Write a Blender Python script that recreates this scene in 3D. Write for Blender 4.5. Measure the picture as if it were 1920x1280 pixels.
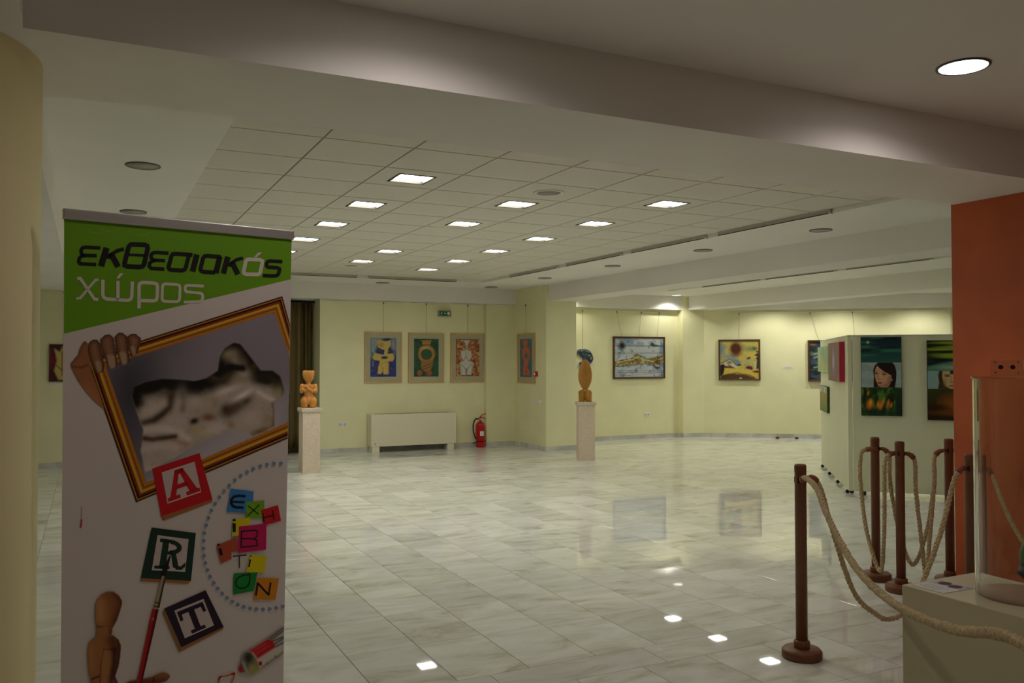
import bpy, bmesh, math, random
import numpy as np
from mathutils import Vector, Matrix, Euler

random.seed(7)
D = bpy.data
SC = bpy.context.scene
for o in list(D.objects):
    D.objects.remove(o)
COL = SC.collection

# ------------------------------------------------------------------ camera
EYE = 1.58
YAW, PITCH, ROLL = 0.4607, 0.0237, -0.001
FPX = 1600.0
_f = np.array([math.sin(YAW)*math.cos(PITCH), math.cos(YAW)*math.cos(PITCH), math.sin(PITCH)])
_r0 = np.array([math.cos(YAW), -math.sin(YAW), 0.0]); _u0 = np.cross(_r0, _f)
_r = _r0*math.cos(ROLL)+_u0*math.sin(ROLL); _u = np.cross(_r, _f)
cam_data = D.cameras.new('camera'); cam_data.sensor_width = 36.0; cam_data.lens = FPX/1920*36
cam = D.objects.new('camera', cam_data); COL.objects.link(cam)
cam.matrix_world = Matrix(((_r[0], _u[0], -_f[0], 0), (_r[1], _u[1], -_f[1], 0), (_r[2], _u[2], -_f[2], EYE), (0, 0, 0, 1)))
SC.camera = cam

# ------------------------------------------------------------------ world, exposure
world = D.worlds.new('world'); SC.world = world; world.use_nodes = True
world.node_tree.nodes['Background'].inputs[0].default_value = (0.02, 0.02, 0.02, 1)
world.node_tree.nodes['Background'].inputs[1].default_value = 0.3
SC.view_settings.view_transform = 'Standard'
SC.view_settings.look = 'None'
SC.view_settings.exposure = 1.22
SC.view_settings.gamma = 1.0
SC.view_settings.use_curve_mapping = False
HALL_LAMP = 16.0       # brightness of the square hall lights
BAY_LAMP = 1.3        # round downlights along the far walls
LOBBY_LAMP = 4.5      # round downlights of the entrance lobby

# ------------------------------------------------------------------ materials
def lin(c):
    out = []
    for v in c[:3]:
        v = v/255.0
        out.append(v/12.92 if v <= 0.04045 else ((v+0.055)/1.055)**2.4)
    return tuple(out)
MATS = {}
def mat(name, col, rough=0.5, metal=0.0, noise=None, bump=None, spec=0.5, trans=0.0, ior=1.45, emit=None, coat=0.0):
    """col sRGB 0-255. noise=(scale, amount 0..1, stretch xyz); bump=(scale, strength)"""
    if name in MATS: return MATS[name]
    m = D.materials.new(name); m.use_nodes = True
    nt = m.node_tree; b = nt.nodes['Principled BSDF']
    c = lin(col)
    b.inputs['Base Color'].default_value = (*c, 1)
    b.inputs['Roughness'].default_value = rough
    b.inputs['Metallic'].default_value = metal
    b.inputs['Specular IOR Level'].default_value = spec
    b.inputs['IOR'].default_value = ior
    b.inputs['Transmission Weight'].default_value = trans
    b.inputs['Coat Weight'].default_value = coat
    tc = nt.nodes.new('ShaderNodeTexCoord')
    if noise:
        mp = nt.nodes.new('ShaderNodeMapping'); nt.links.new(tc.outputs['Object'], mp.inputs[0])
        mp.inputs['Scale'].default_value = noise[2] if len(noise) > 2 else (1, 1, 1)
        n = nt.nodes.new('ShaderNodeTexNoise'); n.inputs['Scale'].default_value = noise[0]; n.inputs['Detail'].default_value = 6
        nt.links.new(mp.outputs[0], n.inputs['Vector'])
        r = nt.nodes.new('ShaderNodeValToRGB')
        k = noise[1]
        r.color_ramp.elements[0].position = 0.3; r.color_ramp.elements[1].position = 0.7
        r.color_ramp.elements[0].color = (c[0]*(1-k), c[1]*(1-k), c[2]*(1-k), 1)
        r.color_ramp.elements[1].color = (min(c[0]*(1+k*.6), 1), min(c[1]*(1+k*.6), 1), min(c[2]*(1+k*.6), 1), 1)
        nt.links.new(n.outputs['Fac'], r.inputs[0]); nt.links.new(r.outputs[0], b.inputs['Base Color'])
    if bump:
        n2 = nt.nodes.new('ShaderNodeTexNoise'); n2.inputs['Scale'].default_value = bump[0]; n2.inputs['Detail'].default_value = 4
        nt.links.new(tc.outputs['Object'], n2.inputs['Vector'])
        bp_ = nt.nodes.new('ShaderNodeBump'); bp_.inputs['Strength'].default_value = bump[1]; bp_.inputs['Distance'].default_value = 0.01
        nt.links.new(n2.outputs['Fac'], bp_.inputs['Height']); nt.links.new(bp_.outputs[0], b.inputs['Normal'])
    if emit:
        b.inputs['Emission Color'].default_value = (*emit[0], 1); b.inputs['Emission Strength'].default_value = emit[1]
    MATS[name] = m
    return m

def mat_marble(name, base, vein, dark, rough):
    m = D.materials.new(name); m.use_nodes = True; nt = m.node_tree; b = nt.nodes['Principled BSDF']
    L = nt.links.new
    geo = nt.nodes.new('ShaderNodeNewGeometry'); oi = nt.nodes.new('ShaderNodeObjectInfo')
    mul = nt.nodes.new('ShaderNodeVectorMath'); mul.operation = 'SCALE'; mul.inputs[0].default_value = (37, 61, 13); L(oi.outputs['Random'], mul.inputs['Scale'])
    add = nt.nodes.new('ShaderNodeVectorMath'); add.operation = 'ADD'; L(geo.outputs['Position'], add.inputs[0]); L(mul.outputs[0], add.inputs[1])
    mp = nt.nodes.new('ShaderNodeMapping'); mp.inputs['Rotation'].default_value = (0, 0, 0.62); mp.inputs['Scale'].default_value = (1.0, 2.6, 1); L(add.outputs[0], mp.inputs[0])
    n = nt.nodes.new('ShaderNodeTexNoise'); n.inputs['Scale'].default_value = 2.1; n.inputs['Detail'].default_value = 9; n.inputs['Roughness'].default_value = .62; n.inputs['Distortion'].default_value = .7
    L(mp.outputs[0], n.inputs['Vector'])
    r = nt.nodes.new('ShaderNodeValToRGB'); cr = r.color_ramp
    cr.elements[0].position = .30; cr.elements[0].color = (*lin(dark), 1)
    cr.elements[1].position = .60; cr.elements[1].color = (*lin(base), 1)
    e = cr.elements.new(.43); e.color = (*lin(vein), 1)
    L(n.outputs['Fac'], r.inputs[0])
    # tile to tile difference
    mr = nt.nodes.new('ShaderNodeMapRange'); mr.inputs['To Min'].default_value = .88; mr.inputs['To Max'].default_value = 1.06; L(oi.outputs['Random'], mr.inputs['Value'])
    mx = nt.nodes.new('ShaderNodeVectorMath'); mx.operation = 'SCALE'; L(r.outputs[0], mx.inputs[0]); L(mr.outputs[0], mx.inputs['Scale'])
    L(mx.outputs[0], b.inputs['Base Color'])
    n3 = nt.nodes.new('ShaderNodeTexNoise'); n3.inputs['Scale'].default_value = 1.3; L(geo.outputs['Position'], n3.inputs['Vector'])
    rr = nt.nodes.new('ShaderNodeMapRange'); rr.inputs['To Min'].default_value = rough*.75; rr.inputs['To Max'].default_value = rough*1.3; L(n3.outputs['Fac'], rr.inputs['Value']); L(rr.outputs[0], b.inputs['Roughness'])
    b.inputs['Specular IOR Level'].default_value = .24
    MATS[name] = m; return m

def mat_print(name='print', rough=.55):
    m = D.materials.new(name); m.use_nodes = True; nt = m.node_tree; b = nt.nodes['Principled BSDF']
    a = nt.nodes.new('ShaderNodeAttribute'); a.attribute_name = 'ink'
    nt.links.new(a.outputs['Color'], b.inputs['Base Color']); b.inputs['Roughness'].default_value = rough
    b.inputs['Specular IOR Level'].default_value = .3
    MATS[name] = m; return m

M_YEL = mat('yellow_wall_paint', (234, 230, 186), .75, noise=(2.2, .05), bump=(180, .05))
M_YCOL = mat('column_paint', (226, 214, 164), .7, noise=(1.8, .05), bump=(160, .05))
M_WHITE = mat('white_gypsum_paint', (236, 233, 225), .8, noise=(1.4, .03))
M_TILE = mat('mineral_ceiling_tile', (220, 216, 202), .9, noise=(60, .05), bump=(300, .1))
M_GRID = mat('ceiling_grid_metal', (128, 116, 92), .6)
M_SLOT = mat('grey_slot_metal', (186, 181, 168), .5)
M_ORANGE = mat('orange_stucco', (196, 96, 52), .55, noise=(1.7, .22), bump=(5, .12))
M_SKIRT = mat_marble('marble_skirting', (214, 212, 204), (190, 188, 178), (165, 163, 152), .3)
M_MARBLE = mat_marble('marble_floor', (230, 231, 224), (216, 216, 204), (186, 184, 162), .022)
M_GROUT = mat('grout', (150, 145, 122), .8)
M_PRINT = mat_print('print', .5)
M_PAINT = mat_print('paint', .45)
M_DARKM = mat('dark_metal', (50, 48, 44), .45, .6)
M_ALU = mat('brushed_aluminium', (196, 194, 192), .35, .85)
M_CHROME = mat('chrome', (220, 220, 220), .15, 1.0)
M_BLACK = mat('black_plastic', (18, 18, 18), .45)
M_WPLAS = mat('white_plastic', (238, 236, 228), .35)
M_LENS = mat('frosted_lens', (158, 154, 142), .3)
M_TRIM = mat('lamp_trim_grey', (92, 88, 80), .4, .3)
M_STAN = mat('brown_post_paint', (118, 70, 42), .45, noise=(12, .12))
M_LEATH = mat('brown_sleeve', (140, 80, 54), .5)
M_ROPE = mat('jute_rope', (208, 186, 142), .95, noise=(90, .35), bump=(220, .6))
M_WOODF = mat('pale_wood_frame', (206, 168, 116), .5, noise=(14, .18, (1, 1, .15)))
M_DKWOOD = mat('dark_wood_frame', (84, 50, 26), .45, noise=(14, .25))
M_STAT1 = mat('honey_wood', (206, 138, 62), .5, noise=(9, .25, (1, 1, .3)), bump=(40, .15))
M_STAT2 = mat('brown_wood', (176, 122, 44), .5, noise=(9, .22, (1, 1, .3)), bump=(40, .15))
M_PED = mat('rose_stone', (222, 204, 182), .6, noise=(30, .1), bump=(90, .1))
M_PEDCAP = mat('rose_stone_cap', (212, 200, 180), .6, noise=(30, .1))
M_CREAM = mat('cream_enamel', (226, 218, 190), .4)
M_PANEL = mat('panel_paint', (226, 226, 192), .6, noise=(3, .03))
M_RED = mat('red_enamel', (186, 20, 26), .3)
M_PLINTH = mat('plinth_paint', (206, 196, 160), .6, noise=(2.5, .06))
M_CURT = mat('brown_curtain', (106, 90, 52), .9, noise=(30, .15, (1, 1, .1)))
M_MATB = mat('grey_mount_board', (176, 170, 142), .8, noise=(40, .06))
M_ACR = mat('clear_acrylic', (246, 250, 246), .02, trans=1.0, ior=1.49)
M_EMH = mat('hall_diffuser', (255, 255, 255), .5, emit=((1.0, .99, .90), HALL_LAMP))
M_EMB = mat('bay_diffuser', (255, 255, 255), .5, emit=((1.0, .99, .90), BAY_LAMP))
M_EML = mat('lobby_diffuser', (255, 255, 255), .5, emit=((1.0, .90, .88), LOBBY_LAMP))
M_WIRE = mat('wire_grey', (110, 106, 92), .5, .3)
M_CARD = mat('white_card', (232, 230, 226), .6)

# ------------------------------------------------------------------ mesh helpers
class MB:
    """collects primitives into one mesh; materials per primitive"""
    def __init__(s): s.bm = bmesh.new(); s.mats = []
    def _mi(s, m):
        if m not in s.mats: s.mats.append(m)
        return s.mats.index(m)
    def box(s, a, b, m, bevel=0.0, seg=2):
        a = Vector(a); b = Vector(b); c = (a+b)/2; d = b-a
        g = bmesh.ops.create_cube(s.bm, size=1.0, matrix=Matrix.Translation(c) @ Matrix.Diagonal((abs(d.x), abs(d.y), abs(d.z), 1)))
        fs = {f for v in g['verts'] for f in v.link_faces}
        if bevel > 0:
            es = list({e for v in g['verts'] for e in v.link_edges})
            r = bmesh.ops.bevel(s.bm, geom=es, offset=bevel, segments=seg, affect='EDGES', profile=.5)
            fs = set(r['faces']) | {f for f in fs if f.is_valid}
        i = s._mi(m)
        for f in fs: f.material_index = i
        return s
    def cyl(s, c0, c1, r0, r1, m, n=24, caps=True, smooth=True):
        c0 = Vector(c0); c1 = Vector(c1); ax = (c1-c0); L = ax.length
        q = ax.to_track_quat('Z', 'Y').to_matrix().to_4x4()
        g = bmesh.ops.create_cone(s.bm, cap_ends=caps, segments=n, radius1=max(r0, 1e-5), radius2=max(r1, 1e-5), depth=L, matrix=Matrix.Translation((c0+c1)/2) @ q)
        i = s._mi(m)
        for f in {f for v in g['verts'] for f in v.link_faces}:
            f.material_index = i
            if len(f.verts) == 4: f.smooth = smooth
        return s
    def sph(s, c, r, m, n=16, rot=None):
        if not hasattr(r, '__len__'): r = (r, r, r)
        mt = Matrix.Translation(c) @ (rot.to_matrix().to_4x4() if rot else Matrix()) @ Matrix.Diagonal((*r, 1))
        g = bmesh.ops.create_uvsphere(s.bm, u_segments=n, v_segments=max(6, n//2), radius=1.0, matrix=mt)
        i = s._mi(m)
        for f in {f for v in g['verts'] for f in v.link_faces}: f.material_index = i; f.smooth = True
        return s
    def lathe(s, prof, m, n=32, c=(0, 0, 0), sx=1.0, sy=1.0, smooth=True):
        i = s._mi(m); rings = []
        for r, z in prof:
            rings.append([s.bm.verts.new((c[0]+max(r, 1e-4)*sx*math.cos(2*math.pi*k/n), c[1]+max(r, 1e-4)*sy*math.sin(2*math.pi*k/n), c[2]+z)) for k in range(n)])
        for a, b in zip(rings, rings[1:]):
            for k in range(n):
                f = s.bm.faces.new((a[k], a[(k+1) % n], b[(k+1) % n], b[k])); f.material_index = i; f.smooth = smooth
        for rg, rev in ((rings[0], True), (rings[-1], False)):
            f = s.bm.faces.new(list(reversed(rg)) if rev else rg); f.material_index = i
        return s
    def tube(s, pts, r, m, n=8, caps=True):
        i = s._mi(m); pts = [Vector(p) for p in pts]; rings = []
        up = Vector((0, 0, 1)); rr = r if hasattr(r, '__len__') else [r]*len(pts)
        prev = None
        for k, p in enumerate(pts):
            t = (pts[min(k+1, len(pts)-1)]-pts[max(k-1, 0)]).normalized()
            if prev is None:
                nrm = t.cross(up if abs(t.z) < .95 else Vector((1, 0, 0))).normalized()
            else:
                nrm = (prev-t*prev.dot(t)).normalized()
            prev = nrm; bn = t.cross(nrm)
            rings.append([s.bm.verts.new(p+(nrm*math.cos(2*math.pi*j/n)+bn*math.sin(2*math.pi*j/n))*rr[k]) for j in range(n)])
        for a, b in zip(rings, rings[1:]):
            for j in range(n):
                f = s.bm.faces.new((a[j], a[(j+1) % n], b[(j+1) % n], b[j])); f.material_index = i; f.smooth = True
        if caps:
            s.bm.faces.new(list(reversed(rings[0]))).material_index = i; s.bm.faces.new(rings[-1]).material_index = i
        return s
    def prism(s, poly, z0, z1, m):
        """vertical prism over an xy polygon"""
        i = s._mi(m)
        a = [s.bm.verts.new((x, y, z0)) for x, y in poly]; b = [s.bm.verts.new((x, y, z1)) for x, y in poly]; n = len(poly)
        fs = [s.bm.faces.new(list(reversed(a))), s.bm.faces.new(b)]
        for k in range(n): fs.append(s.bm.faces.new((a[k], a[(k+1) % n], b[(k+1) % n], b[k])))
        for f in fs: f.material_index = i
        bmesh.ops.recalc_face_normals(s.bm, faces=fs)
        return s
    def mesh(s, name):
        me = D.meshes.new(name); s.bm.to_mesh(me); s.bm.free()
        for m in s.mats: me.materials.append(m)
        return me
    def build(s, name, parent=None, **kw):
        o = D.objects.new(name, s.mesh(name)); COL.objects.link(o)
        if parent is not None: o.parent = parent
        for k, v in kw.items(): o[k] = v
        return o

def thing(name, label, cat, loc=(0, 0, 0), rz=0.0, group=None):
    o = D.objects.new(name, None); COL.objects.link(o); o.empty_display_size = .1
    o.location = loc; o.rotation_euler = (0, 0, rz); o['label'] = label; o['category'] = cat
    if group: o['group'] = group
    return o
def tag(o, label, cat, group=None):
    o['label'] = label; o['category'] = cat
    if group: o['group'] = group
    return o
def struct(o, label=None):
    o['kind'] = 'structure'
    if label: o['label'] = label
    return o
def inst(name, me, loc, parent=None, rz=0.0):
    o = D.objects.new(name, me); COL.objects.link(o); o.location = loc; o.rotation_euler = (0, 0, rz)
    if parent is not None: o.parent = parent
    return o
def copy_tree(o, parent=None):
    c = o.copy(); COL.objects.link(c); c.parent = parent
    for ch in list(o.children): copy_tree(ch, c)
    return c

# ================================================================== THE SETTING
ZT, ZB, ZM = 2.98, 2.94, 2.66      # tile field, plaster border, beam undersides
ZTOP = 3.12
def sbox(name, a, b, m, label=None): return struct(MB().box(a, b, m).build(name), label)

# ---- floor: slab in grout colour, marble tiles as pieces
floor = sbox('floor', (-7, -4, -.2), (17.2, 16, -.004), M_GROUT, 'pale veined marble floor laid in rectangular tiles')
TX, TY, X0, Y0 = .4015, .597, 1.255, 3.945
def pix(p):
    v = np.array(p, float)-np.array((0, 0, EYE)); z = v @ _f
    if z < .2: return None
    return 960+FPX*(v @ _r)/z, 640-FPX*(v @ _u)/z
_tmesh = {}
def tile_mesh(w, d, t=.012, bv=.0012):
    k = (round(w, 3), round(d, 3))
    if k not in _tmesh:
        mb = MB(); w2, d2 = w/2, d/2; vs = []
        for z, q in ((-t, 0), (-bv, 0), (0, bv)):
            vs.append([mb.bm.verts.new((sx*(w2-q), sy*(d2-q), z)) for sx, sy in ((-1, -1), (1, -1), (1, 1), (-1, 1))])
        for a, b in zip(vs, vs[1:]):
            for j in range(4): mb.bm.faces.new((a[j], a[(j+1) % 4], b[(j+1) % 4], b[j]))
        mb.bm.faces.new(vs[-1]); mb.mats.append(M_MARBLE)
        _tmesh[k] = mb.mesh('floor_tile')
    return _tmesh[k]
cells = []
def rows(ya, yb, x_lo, x_hi, xs, x_off):
    n0 = math.floor((x_lo-x_off)/xs)
    x = x_off+n0*xs
    while x < x_hi:
        cells.append((x+xs/2, (ya+yb)/2, xs, yb-ya)); x += xs
for k in range(0, 19): rows(Y0+k*TY, Y0+(k+1)*TY, -6.9, 16.8, TX, X0)
rows(3.695, Y0, -6.9, 16.8, .92, 1.83)
for k in range(1, 13): rows(3.695-k*TY, 3.695-(k-1)*TY, -6.9, 16.8, TX, X0+.13)
def vis(c):
    for dx in (-.5, 0, .5):
        for dy in (-.5, 0, .5):
            p = pix((c[0]+dx*c[2], c[1]+dy*c[3], 0))
            if p and 60 < p[0] < 1925 and 800 < p[1] < 1285:
                if not (118 < p[0] < 528): return True
    return False
def inside(c):   # hall floor only where no wall stands
    return not (c[1] > 14.9)
cells = [c for c in cells if inside(c)]
seen = sorted([c for c in cells if vis(c)], key=lambda c: (c[0]**2+c[1]**2))
near = seen[:300]; ns = set(near)
GX, GY = .0036, .0026
for c in near:
    inst('floor_tile', tile_mesh(c[2]-GX, c[3]-GY), (c[0], c[1], 0), floor)
vv, ff = [], []
for c in cells:
    if c in ns: continue
    w2, d2 = (c[2]-GX)/2, (c[3]-GY)/2; b = len(vv)
    for z, q in ((-.004, 0), (0, .001)):
        vv += [(c[0]-w2+q, c[1]-d2+q, z), (c[0]+w2-q, c[1]-d2+q, z), (c[0]+w2-q, c[1]+d2-q, z), (c[0]-w2+q, c[1]+d2-q, z)]
    ff += [(b+4, b+5, b+6, b+7)]+[(b+j, b+(j+1) % 4, b+4+(j+1) % 4, b+4+j) for j in range(4)]
me = D.meshes.new('floor_tiles_beyond'); me.from_pydata(vv, [], ff); me.materials.append(M_MARBLE)
o = inst('floor_tiles_beyond', me, (0, 0, 0), floor); o['kind'] = 'stuff'

# ---- walls
wb = MB()
wb.box((3.56, 14.6, 0), (6.66, 14.85, ZTOP), M_YEL)
wb.box((6.66, 14.5, 0), (7.25, 14.85, ZTOP), M_YEL)
wb.box((-7, 14.5, 0), (2.55, 14.85, ZTOP), M_YEL)
wb.box((2.35, 15.3, 0), (3.8, 15.5, ZTOP), M_YEL)
wb.box((2.35, 14.85, 0), (2.55, 15.3, ZTOP), M_YEL)
wb.box((3.56, 14.85, 0), (3.76, 15.3, ZTOP), M_YEL)
struct(wb.build('wall_back'), 'pale yellow back wall of the hall with a curtained recess')
sbox('wall_pier', (7.25, 13.25, 0), (7.87, 14.85, ZTOP), M_YEL, 'pale yellow wall pier under the long beam')
wr = MB()
wr.box((7.87, 14.55, 0), (11.12, 14.85, ZTOP), M_YEL)
wr.prism([(11.12, 14.85), (11.12, 14.38), (11.62, 14.31), (11.75, 14.85)], 0, ZTOP, M_YEL)
struct(wr.build('wall_bay'), 'bright yellow wall of the far bay')
ws = MB()
ws.prism([(11.62, 14.31), (15.4, 11.35), (15.52, 11.5), (11.75, 14.6)], 0, ZTOP, M_YEL)
ws.prism([(15.4, 11.35), (17.0, 11.05), (17.0, 11.3), (15.5, 11.5)], 0, ZTOP, M_YEL)
struct(ws.build('wall_slanted'), 'bright yellow slanted far wall')
sbox('wall_right', (17.0, -4, 0), (17.2, 11.3, ZTOP), M_YEL)
sbox('wall_left', (-7.2, -4, 0), (-7, 14.85, ZTOP), M_YEL)
sbox('wall_front', (-7.2, -4.2, 0), (17.2, -4, ZTOP), M_YEL)
sbox('wall_orange', (5.34, -4, 0), (5.62, 3.92, ZM+.02), M_ORANGE, 'rust orange stucco wall beside the entrance')
# round column beside the banner, with a slim guard strip
colm = MB(); colm.cyl((-.73, 3.55, 0), (-.73, 3.55, ZM+.01), .57, .57, M_YCOL, 96, caps=False)
colo = struct(colm.build('wall_column'), 'thick round yellow column at the left edge')
g = MB()
ang0 = math.atan2(3.39-3.55, -.17+.73)
pts_o, pts_i = [], []
for k in range(7):
    a = math.radians(-48+k*2.0)
    pts_o.append((-.73+.574*math.cos(a), 3.55+.574*math.sin(a))); pts_i.append((-.73+.566*math.cos(a), 3.55+.566*math.sin(a)))
g.prism(pts_o+pts_i[::-1], 0, 2.07, M_YCOL)
g.build('guard_strip', colo)

# ---- baseboards of grey marble
def skirting(name, segs):
    mb = MB()
    for (x0, y0), (x1, y1) in segs:
        a = Vector((x0, y0)); b = Vector((x1, y1)); d = (b-a).normalized(); n = Vector((d.y, -d.x))*.014
        mb.prism([tuple(a), tuple(b), tuple(b+n), tuple(a+n)], 0, .085, M_SKIRT)
    return struct(mb.build(name))
skirting('baseboard_back', [((-6.9, 14.5), (2.55, 14.5)), ((3.56, 14.6), (6.66, 14.6)), ((6.65, 14.5), (7.25, 14.5))])
skirting('baseboard_pier', [((7.25, 14.5), (7.25, 13.25)), ((7.25, 13.25), (7.87, 13.25))])
skirting('baseboard_bay', [((7.87, 14.55), (11.12, 14.55)), ((11.12, 14.55), (11.12, 14.38)), ((11.12, 14.38), (11.62, 14.31))])
skirting('baseboard_slanted', [((11.62, 14.31), (15.4, 11.35)), ((15.4, 11.35), (17.0, 11.05))])

# ---- ceilings
ceil_ = sbox('ceiling', (-7.2, -4.2, ZTOP), (17.2, 15.5, ZTOP+.1), M_WHITE, 'suspended white tile ceiling of the hall')
BX0, BX1, BY1 = .72, 6.1, 13.42
bd = MB()
bd.box((-.24, 3.9, ZB), (BX0, 14.42, ZTOP), M_WHITE)
bd.box((BX1, 3.9, ZB), (7.3, 14.42, ZTOP), M_WHITE)
bd.box((BX0, BY1, ZB), (BX1, 14.42, ZTOP), M_WHITE)
bd.build('plaster_border', ceil_)
b2 = MB()
b2.box((7.87, 3.9, ZB), (8.4, 14.4, ZTOP), M_WHITE); b2.box((10.08, 3.9, ZB), (11.25, 14.4, ZTOP), M_WHITE); b2.box((8.4, 13.3, ZB), (10.08, 14.4, ZTOP), M_WHITE)
b2.box((8.4, 3.9, ZT), (10.08, 13.3, ZTOP), M_TILE)
b2.build('bay_ceiling', ceil_)
MB().box((11.65, 3.9, ZB), (17, 15.3, ZTOP), M_WHITE).build('far_ceiling', ceil_)
MB().box((-7, 3.9, ZB), (-.65, 14.42, ZTOP), M_WHITE).build('left_bay_ceiling', ceil_)
MB().box((-.2, -4, ZB), (5.34, 3.15, ZTOP), M_WHITE).build('lobby_ceiling', ceil_)
MB().box((5.62, -4, ZB), (17, 3.15, ZTOP), M_WHITE).build('side_room_ceiling', ceil_)
MB().box((2.55, 14.6, 2.66), (3.56, 15.3, ZTOP), M_WHITE).build('recess_ceiling', ceil_)
# beams: trim
sbox('trim_1', (-7, 3.15, ZM), (17, 3.9, ZTOP), M_WHITE, 'deep white beam across the entrance')
sbox('trim_2', (-7, -4, ZM), (-.2, 3.15, ZTOP), M_WHITE, 'white dropped ceiling over the column')
sbox('trim_3', (-.65, 3.9, ZM), (-.24, 14.42, ZTOP), M_WHITE, 'white beam along the left of the hall')
sbox('trim_4', (7.3, 3.9, ZM), (7.87, 14.4, ZTOP), M_WHITE, 'long white beam along the right of the hall')
sbox('trim_5', (11.25, 3.9, ZM), (11.65, 14.34, ZTOP), M_WHITE, 'white beam along the far bay')
sbox('trim_6', (-7, 14.42, ZM), (7.3, 14.62, ZTOP), M_WHITE, 'white soffit above the back wall')
sbox('trim_7', (7.87, 14.4, ZM), (11.25, 14.62, ZTOP), M_WHITE, 'white soffit above the bay wall')
d = Vector((15.4-11.62, 11.35-14.31)).normalized(); n = Vector((d.y, -d.x))*.14
struct(MB().prism([(11.62, 14.31), (15.4, 11.35), (15.4+n.x, 11.35+n.y), (11.62+n.x, 14.31+n.y)], ZM, ZTOP, M_WHITE).build('trim_8'), 'white soffit above the slanted wall')

# ceiling grid bars and tiles
CX = lambda c: 1.304+.6*c
RY = lambda r: 5.269+.6*r
for c in range(0, 8):
    MB().box((CX(c)-.011, 3.9, ZT+.003), (CX(c)+.011, BY1, ZT+.02), M_GRID).build('grid_bar', ceil_)
for r in range(-2, 14):
    MB().box((BX0, RY(r)-.011, ZT+.005), (BX1, RY(r)+.011, ZT+.018), M_GRID).build('grid_bar', ceil_)
HALL = [(r, c) for c, rs in ((1.5, (1.5, 3.5, 5.5, 7.5, 9.5, 11.5)), (3.5, (2.5, 4.5, 8.5, 10.5)), (5.5, (1.5, 3.5, 5.5, 7.5, 9.5, 11.5))) for r in rs]
HALLSET = {(int(r-.5), int(c-.5)) for r, c in HALL}
_cm = {}
def ctile(w, dpt, hole):
    k = (round(w, 3), round(dpt, 3), hole)
    if k in _cm: return _cm[k]
    mb = MB(); t = .014
    if not hole:
        mb.box((-w/2, -dpt/2, 0), (w/2, dpt/2, t), M_TILE)
    else:
        h = .15; mb.mats.append(M_TILE)
        def ring(z): return [mb.bm.verts.new((sx*w/2, sy*dpt/2, z)) for sx, sy in ((-1, -1), (1, -1), (1, 1), (-1, 1))], [mb.bm.verts.new((sx*h, sy*h, z)) for sx, sy in ((-1, -1), (1, -1), (1, 1), (-1, 1))]
        o0, i0 = ring(0); o1, i1 = ring(t)
        for j in range(4):
            k2 = (j+1) % 4
            mb.bm.faces.new((o0[k2], o0[j], i0[j], i0[k2])); mb.bm.faces.new((o1[j], o1[k2], i1[k2], i1[j]))
            mb.bm.faces.new((o0[j], o0[k2], o1[k2], o1[j])); mb.bm.faces.new((i0[k2], i0[j], i1[j], i1[k2]))
    _cm[k] = mb.mesh('ceiling_tile'); return _cm[k]
for c in range(-1, 8):
    xa, xb = max(CX(c), BX0), min(CX(c+1), BX1)
    for r in range(-3, 14):
        ya, yb = max(RY(r), 3.9), min(RY(r+1), BY1)
        if yb-ya < .04: continue
        inst('ceiling_tile', ctile(xb-xa-.012, yb-ya-.013, (r, c) in HALLSET), ((xa+xb)/2, (ya+yb)/2, ZT), ceil_)

# ================================================================== CEILING FIXTURES
def square_light():
    t = thing('recessed_light', 'x', 'ceiling light')
    h = .148; fr = MB(); w = .018
    for a, b in (((-h, -h), (h, -h+w)), ((-h, h-w), (h, h)), ((-h, -h+w), (-h+w, h-w)), ((h-w, -h+w), (h, h-w))):
        fr.box((a[0], a[1], -.004), (b[0], b[1], .03), M_DARKM)
    fr.build('frame', t)
    MB().box((-h+w, -h+w, .016), (h-w, h-w, .022), M_EMH).build('diffuser', t)
    MB().box((-h, -h, .03), (h, h, .1), M_DARKM).build('housing', t)
    return t
lab = {1.5: 'lit square light in the row of square ceiling lights nearest the banner', 3.5: 'lit square light in the middle row of square ceiling lights', 5.5: 'lit square light in the row of square ceiling lights nearest the long beam'}
order = {0: 'nearest the entrance', 1: 'second from the entrance', 2: 'third from the entrance', 3: 'fourth from the entrance', 4: 'fifth from the entrance', 5: 'sixth from the entrance'}
proto = square_light(); cnt = {}
for i, (r, c) in enumerate(HALL):
    t = proto if i == 0 else copy_tree(proto)
    k = cnt.get(c, 0); cnt[c] = k+1
    t.location = (CX(0)+.6*c, RY(0)+.6*r, ZT)
    nm = {1.5: 'left', 3.5: 'middle', 5.5: 'right'}[c]
    t['label'] = 'lit square ceiling light in the %s row, %s' % (nm, order[k]); t['group'] = 'square hall lights'
for i, y in enumerate((5.15, 6.35, 7.55, 8.75, 9.95, 11.15, 12.35)):  # nearest two are added, unseen, to brighten the portrait panel
    t = copy_tree(proto); t.location = (9.3, y, ZT-.028)
    t['label'] = 'hidden square bay ceiling light behind the long beam, %s' % (order.get(i) or 'farthest from the entrance'); t['group'] = 'square bay lights'

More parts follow.
